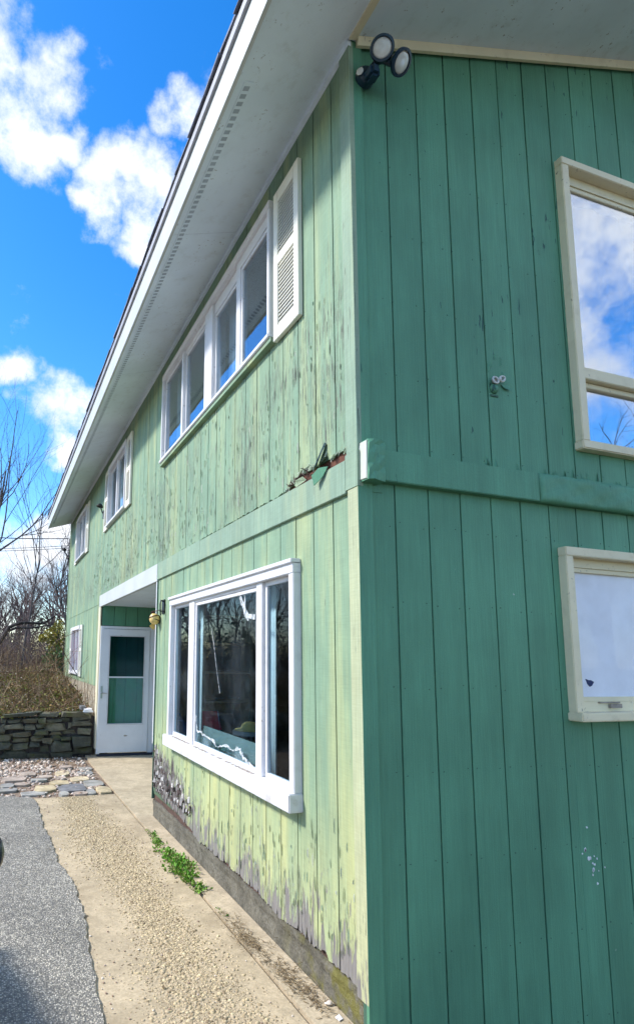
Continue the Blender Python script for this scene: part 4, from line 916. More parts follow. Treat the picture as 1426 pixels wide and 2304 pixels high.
for k in range(3): mb.add([oc+ax*.09+Vector((0.0, .02, 0)), oc+ax*.17+Vector((-.035+.015*k, .04, -.015)), oc+ax*.14+Vector((-.065+.02*k, .04, 0))], [(0, 1, 2)])
on(orn, mb, 'wing', 'straw_cloth')
# black bracket
br = empty('wall_bracket', (0, 3.5, 2.14), label='small black metal bracket beside the picture window', category='bracket')
mb = MB(); mb.box(-0.012, 0.002, 3.50, 3.60, 2.07, 2.22); on(br, mb, 'plate', 'black_metal', bevel=0.004)
mb = MB(); mb.tube([(-0.01, 3.54, 2.20), (-0.05, 3.50, 2.205), (-0.06, 3.48, 2.17), (-0.058, 3.48, 2.09), (-0.05, 3.49, 2.05)], .008, 8); mb.tube([(-0.01, 3.55, 2.10), (-0.05, 3.49, 2.09)], .006, 8); on(br, mb, 'handle', 'black_metal')
# far wall lamp
la = empty('wall_lamp', (0, 7.62, 4.2), label='dark wall lamp by the far shutter of the middle upper window', category='lamp')
mb = MB(); mb.lathe((-0.08, 7.60, 4.24), (-.2, 0, -1), [(0, .01), (.01, .03), (.03, .05), (.06, .065), (.063, .055), (.03, .01)], 16); on(la, mb, 'shade', 'black_metal')
mb = MB(); mb.tube([(0, 7.60, 4.05), (-0.04, 7.60, 4.08), (-0.07, 7.60, 4.16), (-0.08, 7.60, 4.24)], .010, 8); mb.box(-0.03, 0.0, 7.56, 7.64, 3.98, 4.12); on(la, mb, 'arm', 'black_metal')
# service bracket and wires at the far corner
sv = empty('service_bracket', (-0.05, 12.8, 4.2), label='dark insulator bracket for the wires on the far house corner', category='bracket')
mb = MB()
for dz in (0.0, -0.22): mb.lathe((-0.14-dz*0.6+.0, 12.83, 4.30+dz), (-1, 0, .6), [(-.05, .02), (-.02, .05), (0, .035), (.03, .055), (.06, .02)], 12)
on(sv, mb, 'insulator', 'cable_black')
mb = MB(); mb.tube([(0.0, 12.82, 4.02), (-0.10, 12.83, 4.2), (-0.22, 12.83, 4.36)], .014, 8); mb.box(-0.012, 0.01, 12.78, 12.86, 3.9, 4.6); on(sv, mb, 'strut', 'cable_black')
def sag(a, b, s, n=24): return [(a[0]+(b[0]-a[0])*i/n, a[1]+(b[1]-a[1])*i/n, a[2]+(b[2]-a[2])*i/n-4*s*(i/n)*(1-i/n)) for i in range(n+1)]
for a, b, s, lab, r in (((-0.05, 12.95, 4.62), (-9.0, 17, 5.9), 0.35, 'uppermost dark wire drooping to the far house corner', .012), ((-0.02, 12.9, 4.43), (-9.0, 17, 5.05), 0.32, 'middle thin wire running to the far house corner', .007), ((-0.02, 12.9, 4.37), (-9.0, 17, 4.9), 0.30, 'lowest thin wire running to the far house corner', .007)):
    mb = MB(); mb.tube(sag(a, b, s), r, 5)
    if r > .01: mb.tube([a, (-0.16, 12.93, 4.60), (-0.24, 12.9, 4.5), (-0.2, 12.86, 4.30)], .008, 5)
    mb.build('power_line', 'cable_black', label=lab, category='wire', group='wires at the far corner')
mb = MB(); mb.tube([(-0.03, 12.84, 4.6), (-0.03, 12.84, 1.0)], .012, 6); mb.build('service_conduit', 'cable_black', house)

# ------------------------------------------------------------------ things inside the picture window
ch = empty('folding_chair', (0.45, 3.3, 0.3), label='red cloth folding chair seen through the picture window', category='chair')
mb = MB(); mb.quadbox([(0.30, 3.08, 0.90), (0.56, 3.08, 0.90), (0.58, 3.38, 0.88), (0.32, 3.38, 0.88)], [(0.30, 3.08, 0.885), (0.56, 3.08, 0.885), (0.58, 3.38, 0.865), (0.32, 3.38, 0.865)]); on(ch, mb, 'seat', 'curtain_white')
mb = MB(); mb.quadbox([(0.33, 3.36, 0.90), (0.59, 3.36, 0.90), (0.57, 3.44, 1.08), (0.33, 3.44, 1.08)], [(0.33, 3.375, 0.90), (0.59, 3.375, 0.90), (0.57, 3.455, 1.08), (0.33, 3.455, 1.08)]); on(ch, mb, 'backrest', 'red_cloth')
for a, b in (((0.31, 3.1, .885), (0.57, 3.3, .3)), ((0.56, 3.1, .885), (0.33, 3.3, .3)), ((0.33, 3.445, 1.08), (0.32, 3.12, .3)), ((0.575, 3.445, 1.08), (0.56, 3.12, .3))):
    mb = MB(); mb.tube([a, b], .009, 8); on(ch, mb, 'leg', 'steel')
ch2 = empty('storage_bag', (0.2, 3.5, 0.3), label='blue cloth bag seen through the left pane of the picture window', category='bag')
mb = MB(); mb.box(0.12, 0.24, 3.42, 3.66, 0.30, 1.0); on(ch2, mb, 'sack', 'blue_cloth', bevel=0.03)
mb = MB(); mb.tube([(0.15, 3.54, .99), (0.165, 3.54, 1.05), (0.195, 3.54, 1.05), (0.21, 3.54, .99)], .010, 8); on(ch2, mb, 'handle', 'blue_cloth')
sh = empty('shelf_unit', (0.7, 3.6, 0.3), label='dark shelf unit at the end wall behind the picture window', category='shelf')
for z in (1.16, 1.46, 1.76, 2.05): mb = MB(); mb.box(0.44, 0.94, 3.46, 3.71, z, z+.022); on(sh, mb, 'shelf', 'shelf_wood')
for x in (0.40, 0.94): mb = MB(); mb.box(x, x+.035, 3.46, 3.71, 0.3, 2.25); on(sh, mb, 'side', 'shelf_wood')
ht = empty('straw_hat', (0.5, 2.5, 1.0), label='pale straw hat on a stool behind the picture window', category='hat')
mb = MB(); mb.lathe((0.50, 2.45, 1.005), (0, 0, 1), [(0, .13), (.01, .13), (.018, .08), (.05, .065), (.07, .04), (.075, 0)], 20); on(ht, mb, 'brim', 'straw_cloth', smooth=True)
stl = empty('stool', (0.5, 2.45, 0.3), label='dark wooden stool under the straw hat inside the room', category='stool')
mb = MB(); mb.lathe((0.50, 2.45, 0.97), (0, 0, 1), [(0, .15), (.033, .15)], 18); on(stl, mb, 'seat', 'shelf_wood')
for dx, dy in ((.10, .10), (-.10, .10), (.10, -.10), (-.10, -.10)): mb = MB(); mb.tube([(0.50+dx*.8, 2.45+dy*.8, .97), (0.50+dx*1.2, 2.45+dy*1.2, .3)], .014, 8); on(stl, mb, 'leg', 'shelf_wood')

# ------------------------------------------------------------------ retaining wall of field stones
rw = empty('stone_retaining_wall', (-0.8, 7.6, 0), label='low dry stone retaining wall holding the planted bank beside the porch', category='wall')
mb = MB(); mb.box(-9, -0.02, 7.68, 7.95, -0.05, 0.62); on(rw, mb, 'core', 'bark_dark')
STONES = [(-1.505, -0.924, 0.634, 0.69), (-0.924, -0.554, 0.626, 0.689), (-0.542, -0.202, 0.62, 0.703), (-0.378, -0.095, 0.566, 0.679), (-0.392, -0.076, 0.473, 0.556), (-0.295, -0.071, 0.335, 0.446), (-0.368, -0.09, 0.135, 0.329), (-0.371, -0.03, 0.016, 0.117), (-0.805, -0.549, 0.522, 0.601), (-0.808, -0.456, 0.398, 0.537), (-0.952, -0.814, 0.449, 0.519), (-0.979, -0.752, 0.354, 0.431), (-1.408, -1.156, 0.538, 0.606), (-1.422, -1.152, 0.44, 0.527), (-1.145, -0.926, 0.531, 0.614), (-1.139, -0.958, 0.415, 0.513), (-1.035, -0.822, 0.253, 0.332), (-1.043, -0.88, 0.156, 0.241), (-0.858, -0.694, 0.208, 0.296), (-0.715, -0.572, 0.242, 0.34), (-0.528, -0.331, 0.343, 0.428), (-0.568, -0.38, 0.248, 0.319), (-0.716, -0.376, 0.071, 0.237), (-0.884, -0.723, 0.065, 0.191), (-1.506, -1.415, 0.387, 0.517), (-1.544, -1.326, 0.264, 0.363), (-1.317, -1.052, 0.326, 0.405), (-1.311, -1.059, 0.233, 0.314), (-1.537, -1.319, 0.142, 0.25), (-1.3, -1.054, 0.116, 0.223),
          (-0.72, -0.56, 0.345, 0.395), (-0.45, -0.40, 0.44, 0.53), (-1.50, -1.41, 0.53, 0.61), (-0.70, -0.38, -0.02, 0.065), (-1.05, -0.72, -0.02, 0.06), (-1.5, -1.06, -0.02, 0.11), (-0.56, -0.42, 0.54, 0.61), (-0.93, -0.81, 0.53, 0.61)]
rnd = random.Random(31); x = -1.56
while x > -6.5:
    w = rnd.uniform(.16, .42); z = -0.02
    while z < 0.60:
        h = rnd.uniform(.06, .15); STONES.append((x-w+rnd.uniform(-.03, .01), x-.012, z, min(z+h, .69))); z += h+.01
    x -= w
def rock(x0, x1, y0, y1, z0, z1, rnd, rough=0.26, k=3):
    bm = bmesh.new(); bmesh.ops.create_cube(bm, size=1.0)
    bmesh.ops.bevel(bm, geom=bm.edges[:], offset=rnd.uniform(.05, .2), segments=1, affect='EDGES'); ta = rnd.uniform(-.14, .14)
    sx, sy, sz_ = x1-x0, y1-y0, z1-z0
    sk = rnd.uniform(-.32, .32); tp = rnd.uniform(-.25, .25)
    for v in bm.verts:
        p = v.co; q = Vector((p.x*(1+tp*p.z), p.y, p.z*(1+sk*p.x)))
        q += Vector((rnd.uniform(-1, 1), rnd.uniform(-1, 1), rnd.uniform(-1, 1)))*rough*0.5
        dx_, dz_ = q.x*sx, q.z*sz_; c1_, s1_ = math.cos(ta), math.sin(ta)
        v.co = Vector(((x0+x1)/2+dx_*c1_-dz_*s1_*.6, (y0+y1)/2+q.y*sy, (z0+z1)/2+dx_*s1_*.6+dz_*c1_))
    return bm
for i, (x0, x1, z0, z1) in enumerate(STONES):
    d = rnd.uniform(-.02, .08); bm = rock(x0, x1, 7.575+d, 7.80+d, z0, z1, rnd)
    me = bpy.data.meshes.new('stone'); bm.to_mesh(me); bm.free(); me.materials.append(M['wall_stone']); o = link(bpy.data.objects.new('stone', me)); child_fix(o, rw)

# flagstones
fp = empty('flagstone_paving', (-0.8, 5.7, 0), kind='structure')
FLAGS = [(-1.485, -1.316, 5.463, 5.715, 0), (-1.474, -1.15, 5.796, 6.098, 1), (-1.094, -0.822, 5.141, 5.501, 2), (-0.813, -0.466, 5.07, 5.466, 3), (-0.471, -0.224, 5.285, 5.655, 0), (-0.833, -0.703, 4.883, 5.105, 0), (-0.502, -0.388, 4.883, 5.152, 0), (-0.368, -0.195, 4.897, 5.232, 2), (-1.266, -0.963, 4.982, 5.200, 0), (-1.108, -0.89, 5.747, 5.912, 0), (-0.895, -0.632, 5.506, 5.767, 2), (-0.605, -0.353, 5.675, 5.952, 2), (-0.996, -0.808, 5.928, 6.123, 1), (-0.762, -0.56, 6.081, 6.408, 2), (-0.784, -0.641, 5.845, 6.037, 1), (-0.464, -0.239, 6.062, 6.353, 0), (-0.409, -0.207, 6.374, 6.64, 0), (-0.665, -0.467, 6.573, 6.77, 1), (-0.893, -0.763, 6.404, 6.641, 1), (-1.24, -1.01, 6.129, 6.406, 1), (-1.322, -1.113, 5.554, 5.748, 1), (-1.622, -1.279, 5.223, 5.443, 0), (-0.66, -0.49, 4.885, 5.05, 1), (-1.95, -1.55, 5.85, 6.2, 0), (-1.95, -1.5, 5.5, 5.8, 2)]
rnd = random.Random(17)
for x0, x1, y0, y1, k in FLAGS:
    n = rnd.randint(8, 11); cx, cy = (x0+x1)/2, (y0+y1)/2; poly = []
    for i in range(n):
        q = 2*math.pi*i/n+rnd.uniform(-.12, .12); e = 0.55; c_, s_ = math.cos(q), math.sin(q)
        r = 1/max(abs(c_), abs(s_)); r = 1+(r-1)*e; r *= rnd.uniform(.90, 1.06)
        poly.append((cx+c_*r*(x1-x0)/2, cy+s_*r*(y1-y0)/2))
    z = rnd.uniform(.002, .016); tx, ty = rnd.uniform(-.03, .03), rnd.uniform(-.02, .02)
    mb = MB(); mb.quadbox([(x, y, -0.03) for x, y in poly], [(x, y, z+(x-cx)*tx+(y-cy)*ty) for x, y in poly])
    o = mb.build('flagstone', ('flag_grey', 'flag_pink', 'flag_yellow', 'flag_blue')[k], bevel=0.004); child_fix(o, fp)

# ------------------------------------------------------------------ loose stones, as real geometry
ICO = None
def scatter(name, pts, mat, seed, sub=1, flat=0.6, **props):
    """pts: rows of x, y, z, radius"""
    bm = bmesh.new(); bmesh.ops.create_icosphere(bm, subdivisions=sub, radius=1.0); base = np.array([v.co[:] for v in bm.verts]); faces = np.array([[v.index for v in f.verts] for f in bm.faces]); bm.free()
    rg = np.random.default_rng(seed); n = len(pts); P = np.asarray(pts); nv = len(base)
    sc3 = rg.uniform(.65, 1.25, (n, 3)); sc3[:, 2] *= flat
    V = base[None]*(1+rg.uniform(-.22, .22, (n, nv, 1)))*sc3[:, None]*P[:, 3][:, None, None]
    a = rg.uniform(0, 2*np.pi, n); c, s = np.cos(a), np.sin(a); b = rg.uniform(-.5, .5, n); cb, sb = np.cos(b), np.sin(b)
    x, y, z = V[..., 0], V[..., 1], V[..., 2]
    x, z = x*cb[:, None]+z*sb[:, None], -x*sb[:, None]+z*cb[:, None]
    V = np.stack((x*c[:, None]-y*s[:, None], x*s[:, None]+y*c[:, None], z), -1)+P[:, None, :3]
    F = (faces[None]+(np.arange(n)*nv)[:, None, None]).reshape(-1, 3)
    me = bpy.data.meshes.new(name); me.vertices.add(n*nv); me.vertices.foreach_set('co', V.reshape(-1).astype(np.float32))
    me.loops.add(F.size); me.loops.foreach_set('vertex_index', F.reshape(-1).astype(np.int32)); me.polygons.add(len(F)); me.polygons.foreach_set('loop_start', np.arange(0, F.size, 3, dtype=np.int32)); me.polygons.foreach_set('loop_total', np.full(len(F), 3, dtype=np.int32))
    me.update(); me.validate(); me.materials.append(M[mat]); return link(bpy.data.objects.new(name, me), None, **props)
rg = np.random.default_rng(5)
# washed-out aggregate down the middle of the walkway
n = 42000; Y = rg.uniform(0.0, 4.84, n); cx = -0.62+0.05*np.sin(Y*1.1); sd_ = 0.115+0.03*np.sin(Y*2.3+1)
X = cx+rg.normal(0, 1, n)*sd_*1.05; keep = (X > -1.0) & (X < -0.25); X, Y = X[keep], Y[keep]
rad = np.clip(rg.lognormal(math.log(.0046), .5, len(X)), .0022, .014)
scatter('exposed_aggregate', np.stack((X, Y, -0.0045-rad*.08, rad), -1), 'pebble', 6, flat=.6, label='washed out pebbles bedded along the middle of the concrete walk', kind='stuff', category='pebbles')
n = 5200; X = rg.uniform(-2.6, -0.25, n); Y = rg.uniform(4.9, 7.56, n)
keep = (Y > 6.15+0.35*np.sin(X*5)) | (rg.random(n) < .22); keep &= ~((X > -0.75) & (Y > 6.6) & (rg.random(n) < .75)); X, Y = X[keep], Y[keep]
rad = np.clip(rg.lognormal(math.log(.018), .35, len(X)), .008, .036)
scatter('gravel', np.stack((X, Y, -0.018+rad*.35, rad), -1), 'gravel', 8, flat=.75, label='pinkish white gravel spread below the stone wall', kind='stuff', category='gravel')
n = 260; X = np.concatenate((rg.uniform(-1.04, -0.2, n-60), rg.uniform(-1.04, -1.0, 60))); Y = rg.uniform(0.2, 4.8, n); rad = rg.uniform(.003, .008, n)
scatter('loose_grit', np.stack((X, Y, -0.004+rad*.4, rad), -1), 'gravel', 9, label='scattered pale grit lying on the concrete walk', kind='stuff', category='grit')
scatter('pebble', np.array([[-0.03, 0.29, 0.012, 0.017]]), 'gravel', 12, sub=2, label='single pale round pebble lying by the house foot', category='pebble')

# ------------------------------------------------------------------ plants and litter on the walk
def leaves(mb, c, n, r, ln, rnd, up=0.6, w=0.4):
    for i in range(n):
        d = Vector((rnd.gauss(0, 1), rnd.gauss(0, 1), abs(rnd.gauss(0, 1))*up+.15)).normalized(); p = Vector(c)+d*rnd.uniform(0, r); l = ln*rnd.uniform(.6, 1.3)
        s_ = d.cross(Vector((rnd.gauss(0, 1), rnd.gauss(0, 1), rnd.gauss(0, 1)))).normalized()*l*w
        nn = d.cross(s_).normalized()*l*.12
        mb.add([p, p+d*l*.5+s_+nn, p+d*l, p+d*l*.5-s_+nn], [(0, 1, 2), (0, 2, 3)])
rnd = random.Random(41); mb = MB()
for i in range(150):
    t = rnd.random(); y = 1.72+1.75*t; y = 1.75+1.55*(t**1.0); dens = math.exp(-((y-2.25)/.5)**2)
    if rnd.random() > .25+.75*dens: continue
    x = -0.178+rnd.gauss(0, .018+.03*dens); leaves(mb, (x, y, 0.0), rnd.randint(8, 16), .018+.03*dens, .016+.016*dens, rnd, up=.9, w=.34)
for y, x in ((1.45, -.16), (1.40, -.165), (1.33, -.15)): leaves(mb, (x, y, 0), 8, .015, .012, rnd)
mb.build('weeds', 'weed_leaf', recalc=False, label='fresh green weeds growing along the crack in the walk', category='weeds', kind='stuff')
mb = MB()
for i in range(900):
    y = rnd.choice((rnd.gauss(1.02, .12), rnd.gauss(0.48, .16), rnd.uniform(.3, 1.4))); x = -0.17+rnd.gauss(0, .035)+max(0, (1.0-y))*.11+0.02
    x = min(x, -0.006)
    l = rnd.uniform(.006, .035); q = rnd.uniform(0, 6.28); h = 0.005+rnd.uniform(0, .006); e = rnd.uniform(.001, .0035)
    d = Vector((math.cos(q), math.sin(q), rnd.uniform(-.05, .25)))*l; s_ = Vector((-math.sin(q), math.cos(q), 0))*e; p = Vector((x, y, h))
    mb.add([p-s_, p+s_, p+d+s_*.5, p+d-s_*.5], [(0, 1, 2, 3)])
for i in range(12):
    y = rnd.uniform(.35, .9); p = Vector((-.03-rnd.uniform(0, .1), y, .005)); pth = [p]
    for k in range(4): p = p+Vector((rnd.uniform(-.03, .04), rnd.uniform(-.06, .05), rnd.uniform(-.005, .03))); pth.append(p)
    mb.tube(pth, .0012, 3)
mb.build('dry_litter', 'litter', recalc=False, label='brown dry litter and grass gathered against the house foot', category='litter', kind='stuff')
mb = MB()
for i in range(110):
    y = rnd.uniform(.1, 4.7); ex = np.interp(y, [p[1] for p in edge[1:12]], [p[0] for p in edge[1:12]])+rnd.uniform(-.015, .03); leaves(mb, (ex, y, 0.0), 2, .006, .010, rnd, up=.5, w=.2)
for i in range(60):
    x = rnd.uniform(-1.5, -0.1); y = rnd.uniform(.3, 6.5); l = rnd.uniform(.008, .028); q = rnd.uniform(0, 6.28); h = .012 if x < -1.05 else .004
    p = Vector((x, y, h)); d = Vector((math.cos(q), math.sin(q), rnd.uniform(0, .3)))*l; e = Vector((-math.sin(q), math.cos(q), rnd.uniform(-.1, .3)))*l*.35
    mb.add([p, p+d*.5+e, p+d, p+d*.5-e], [(0, 1, 2, 3)])
for i in range(420):
    x = rnd.uniform(-2.4, -0.2); y = 7.56-abs(rnd.gauss(0, .45)); l = rnd.uniform(.015, .05); q = rnd.uniform(0, 6.28)
    if y < 5.3: continue
    p = Vector((x, y, rnd.uniform(.004, .025))); d = Vector((math.cos(q), math.sin(q), rnd.uniform(-.1, .4)))*l; e = Vector((-math.sin(q), math.cos(q), rnd.uniform(-.2, .4)))*l*.4
    mb.add([p, p+d*.5+e, p+d, p+d*.5-e], [(0, 1, 2, 3)])
mb.build('leaf_litter', 'litter', recalc=False, label='brown leaf litter on the gravel and along the ragged asphalt edge', category='leaves', kind='stuff')
mb = MB(); mb.quadbox([(-0.055, .16, 0.006), (-.030, .17, .006), (-0.032, .20, .006), (-0.06, .19, .006)], [(-0.055, .16, 0.010), (-.030, .17, .008), (-0.032, .20, .012), (-0.06, .19, .009)]); mb.build('paint_chip', 'board_white', label='white scrap of paint lying at the house corner', category='scrap')

# ------------------------------------------------------------------ the planted bank: vines, stems, dead leaves
rnd = random.Random(77)
mb = MB()
for i in range(1500):
    x = -0.05-rnd.random()**1.2*4.6; y = 7.75+rnd.random()**1.3*6.0; z = bank_z(x, y)
    l = rnd.uniform(.25, .9); q = rnd.uniform(0, 6.28); p = Vector((x, y, z)); d = Vector((math.cos(q)*.7, math.sin(q)*.7, rnd.uniform(.1, 1.6))); pth = [p]
    for k in range(5):
        d = d+Vector((rnd.gauss(0, .3), rnd.gauss(0, .3), rnd.gauss(-.06, .25))); d.normalize(); p = p+d*l/5
        zz = bank_z(p.x, max(7.7, p.y)); p = Vector((min(p.x, -.03), max(p.y, 7.60), max(p.z, zz+.01))); pth.append(p)
    r = rnd.uniform(.002, .0055); mb.tube(pth, [r, r, r*.9, r*.8, r*.6, r*.3], 3, caps=False)
for i in range(420):
    x = -0.06-rnd.random()*4.4; y = rnd.uniform(8.6, 15); p = Vector((x, y, bank_z(x, y))); l = rnd.uniform(.5, 1.5); d = Vector((rnd.gauss(0, .35), rnd.gauss(0, .35), 1)).normalized(); pth = [p]
    for k in range(5): d = (d+Vector((rnd.gauss(0, .22), rnd.gauss(0, .22), -.05*k))).normalized(); p = p+d*l/5; p.x = min(p.x, -.03); pth.append(p.copy())
    r = rnd.uniform(.0025, .006); mb.tube(pth, [r, r, r*.9, r*.7, r*.5, r*.25], 3, caps=False)
    for k in range(3):
        q = pth[rnd.randint(2, 4)]; e = (d+Vector((rnd.gauss(0, .8), rnd.gauss(0, .8), rnd.gauss(.2, .4)))).normalized()*l*.3; mb.tube([q, q+e*.6+Vector((0, 0, .02)), q+e], [r*.6, r*.45, r*.2], 3, caps=False)
mb.build('vine_stems', 'vine_stem', recalc=False, label='tangle of dry brown vine stems over the bank', category='vines', kind='stuff')
mb = MB()
for c in range(420):
    cx = -0.08-rnd.random()**1.15*4.6; cy = 7.74+rnd.random()**1.25*6.0; cr = rnd.uniform(.08, .32); chh = rnd.uniform(.06, .42)*(1.0 if rnd.random() < .8 else 1.5)
    for i in range(int(22+130*cr)):
        q = rnd.uniform(0, 6.28); t = rnd.random()**.5*cr; x = min(-0.02, cx+math.cos(q)*t); y = max(7.66, cy+math.sin(q)*t)
        z = bank_z(x, y)+rnd.random()**1.5*chh*(1.1-t/cr)
        l = rnd.uniform(.02, .055); d = Vector((rnd.gauss(0, 1), rnd.gauss(0, 1), rnd.gauss(0, .8))).normalized()*l; s_ = d.cross(Vector((rnd.gauss(0, 1), rnd.gauss(0, 1), rnd.gauss(0, .6)))).normalized()*l*.40; p = Vector((x, y, z))
        mb.add([p, p+d*.5+s_, p+d, p+d*.5-s_], [(0, 1, 2, 3)])
mb.build('vine_leaves', 'vine_leaf', recalc=False, label='olive and brown leaves of the vines covering the bank', category='vines', kind='stuff')
mb = MB()
for i in range(800):
    x = -0.1-rnd.random()*4.5; y = 7.72+rnd.random()*4; l = rnd.uniform(.015, .04); p = Vector((x, y, bank_z(x, y)+rnd.uniform(.02, .22))); d = Vector((rnd.gauss(0, 1), rnd.gauss(0, 1), rnd.gauss(0, .4))).normalized()*l; s_ = d.cross(Vector((rnd.gauss(0, 1), rnd.gauss(0, 1), rnd.gauss(0, 1)))).normalized()*l*.45
    mb.add([p, p+d*.5+s_, p+d, p+d*.5-s_], [(0, 1, 2, 3)])
mb.build('dead_leaves', 'dry_leaf', recalc=False, label='pale dead leaves caught among the vines on the bank', category='leaves', kind='stuff')
for pth, r, lab in (([(-0.15, 8.6, 1.0), (-0.35, 8.1, .85), (-0.62, 7.75, .74), (-0.75, 7.6, .70)], .010, 'pale bent stick hanging over the stone wall'), ([(-0.10, 9.6, 1.25), (-0.30, 9.3, 1.5), (-0.55, 9.0, 1.9), (-0.15, 8.9, 2.1)], .008, 'long arching cane beside the far ground floor window'), ([(-1.5, 9.5, 1.28), (-1.1, 9.45, 1.30), (-0.75, 9.4, 1.28)], .012, 'pale dead branch lying level on top of the vines')):
    mb = MB(); mb.tube(pth, [r, r, r*.8, r*.5][:len(pth)] if len(pth) == 4 else [r, r, r*.6], 6); mb.build('dead_branch', 'vine_stem', label=lab, category='branch')
rk = rock(-0.20, -0.05, 7.66, 7.80, 0.69, 0.75, rnd); me = bpy.data.meshes.new('white_rock'); rk.to_mesh(me); rk.free(); me.materials.append(M['board_white']); link(bpy.data.objects.new('white_rock', me), None, label='white rock on top of the stone wall by the porch', category='rock')
rk = rock(-0.26, -0.15, 7.74, 7.86, 0.72, 0.79, rnd); me = bpy.data.meshes.new('grey_rock'); rk.to_mesh(me); rk.free(); me.materials.append(M['flag_blue']); link(bpy.data.objects.new('grey_rock', me), None, label='dark grey rock behind the white rock on the stone wall', category='rock')

# ------------------------------------------------------------------ trees
def grow(mbs, p, d, length, rad, lvl, rnd, maxl, nseg, kids, spread, up, wob):
    """recursive branch; mbs[0] trunk and limbs, mbs[1] twigs"""
    sides = (9, 6, 4, 3, 3)[lvl]; pth = [p.copy()]; rr = [rad]; dirs = [d.copy()]
    seg = nseg[lvl]
    for i in range(seg):
        d = (d+Vector((rnd.gauss(0, wob), rnd.gauss(0, wob), rnd.gauss(up, wob)))).normalized(); p = p+d*(length/seg); pth.append(p.copy()); rr.append(rad*(1-(i+1)/seg*(0.72 if lvl < maxl else .85))); dirs.append(d.copy())
    mbs[0 if lvl < 2 else 1].tube(pth, rr, sides, caps=False)
    if lvl >= maxl: return
    for k in range(kids[lvl]):
        t = rnd.uniform(.28 if lvl else .35, 1.0); i = min(seg-1, int(t*seg)); f = t*seg-i
        q = pth[i].lerp(pth[i+1], f); dd = dirs[i+1]; side = dd.cross(Vector((rnd.gauss(0, 1), rnd.gauss(0, 1), rnd.gauss(0, 1)))).normalized()
        nd = (dd*(1-spread*.5)+side*spread*rnd.uniform(.7, 1.2)).normalized()
        grow(mbs, q, nd, length*rnd.uniform(.42, .68)*(1.15-t*.35), rr[i]*rnd.uniform(.45, .7), lvl+1, rnd, maxl, nseg, kids, spread, up, wob)
def tree(name, base, h, rad, seed, label, bark_='bark_grey', maxl=3, kids=(9, 7, 5, 4), lean=(0, 0), spread=.75, up=.06, wob=.10, group=None, nseg=(9, 7, 5, 3, 2)):
    rnd = random.Random(seed); mbs = [MB(), MB()]
    grow(mbs, Vector(base), Vector((lean[0], lean[1], 1)).normalized(), h, rad, 0, rnd, maxl, nseg, kids, spread, up, wob)
    t = empty(name, base, label=label, category='tree')
    if group: t['group'] = group
    on(t, mbs[0], 'trunk', bark_, recalc=False, smooth=True); on(t, mbs[1], 'crown', bark_, recalc=False); return t
tree('bare_tree', (-3.1, 19.5, 0.9), 7.6, .10, 3, 'tall bare tree at the left edge with fine upswept twigs', maxl=4, kids=(8, 6, 4, 3), spread=.62, up=.10)
tree('bare_tree', (-0.75, 20.5, 0.9), 6.6, .05, 8, 'slender bare sapling standing between the left tree and the house', 'bark_grey', maxl=3, kids=(8, 5, 4, 3), spread=.5, up=.12, wob=.08, lean=(.03, 0))
tree('bare_tree', (1.6, 24, 0.9), 6.0, .07, 12, 'bare grey tree close behind the far house corner', 'bark_grey', maxl=3, kids=(12, 8, 5, 3), spread=.6, up=.08)
# low limb reaching in from the left
lt = empty('leaning_tree', (-3.3, 16.0, .9), label='dark low limb forking in front of the woods from the left', category='tree')
mb = MB(); mb.tube([(-3.3, 16, .85), (-2.7, 16, 1.2), (-2.0, 16, 1.6), (-1.55, 16, 1.96), (-1.33, 16, 2.40), (-1.05, 16, 2.54), (-.8, 16, 2.56), (-.5, 16, 2.55), (-.31, 16, 2.57), (-.1, 16, 2.72), (.09, 16, 2.90)], [.10, .09, .075, .065, .055, .048, .04, .034, .03, .022, .012], 8); on(lt, mb, 'trunk', 'bark_dark', smooth=True)
mb = MB(); mb.tube([(-1.33, 16, 2.30), (-1.1, 15.95, 2.40), (-.82, 15.9, 2.40), (-.5, 15.9, 2.43), (-.2, 15.9, 2.50), (-.02, 15.9, 2.56)], [.04, .036, .032, .028, .02, .010], 7); rnd = random.Random(6)
for i in range(40):
    t = rnd.random(); p = Vector((-1.4+t*1.5, 16, 2.40+.3*t)); d = Vector((rnd.gauss(.2, .4), rnd.gauss(0, .3), rnd.uniform(.1, 1))).normalized(); l = rnd.uniform(.3, .9); mb.tube([p, p+d*l*.5+Vector((rnd.gauss(0, .05), 0, rnd.gauss(0, .05))), p+d*l], [.008, .005, .002], 3, caps=False)
on(lt, mb, 'crown', 'bark_dark')
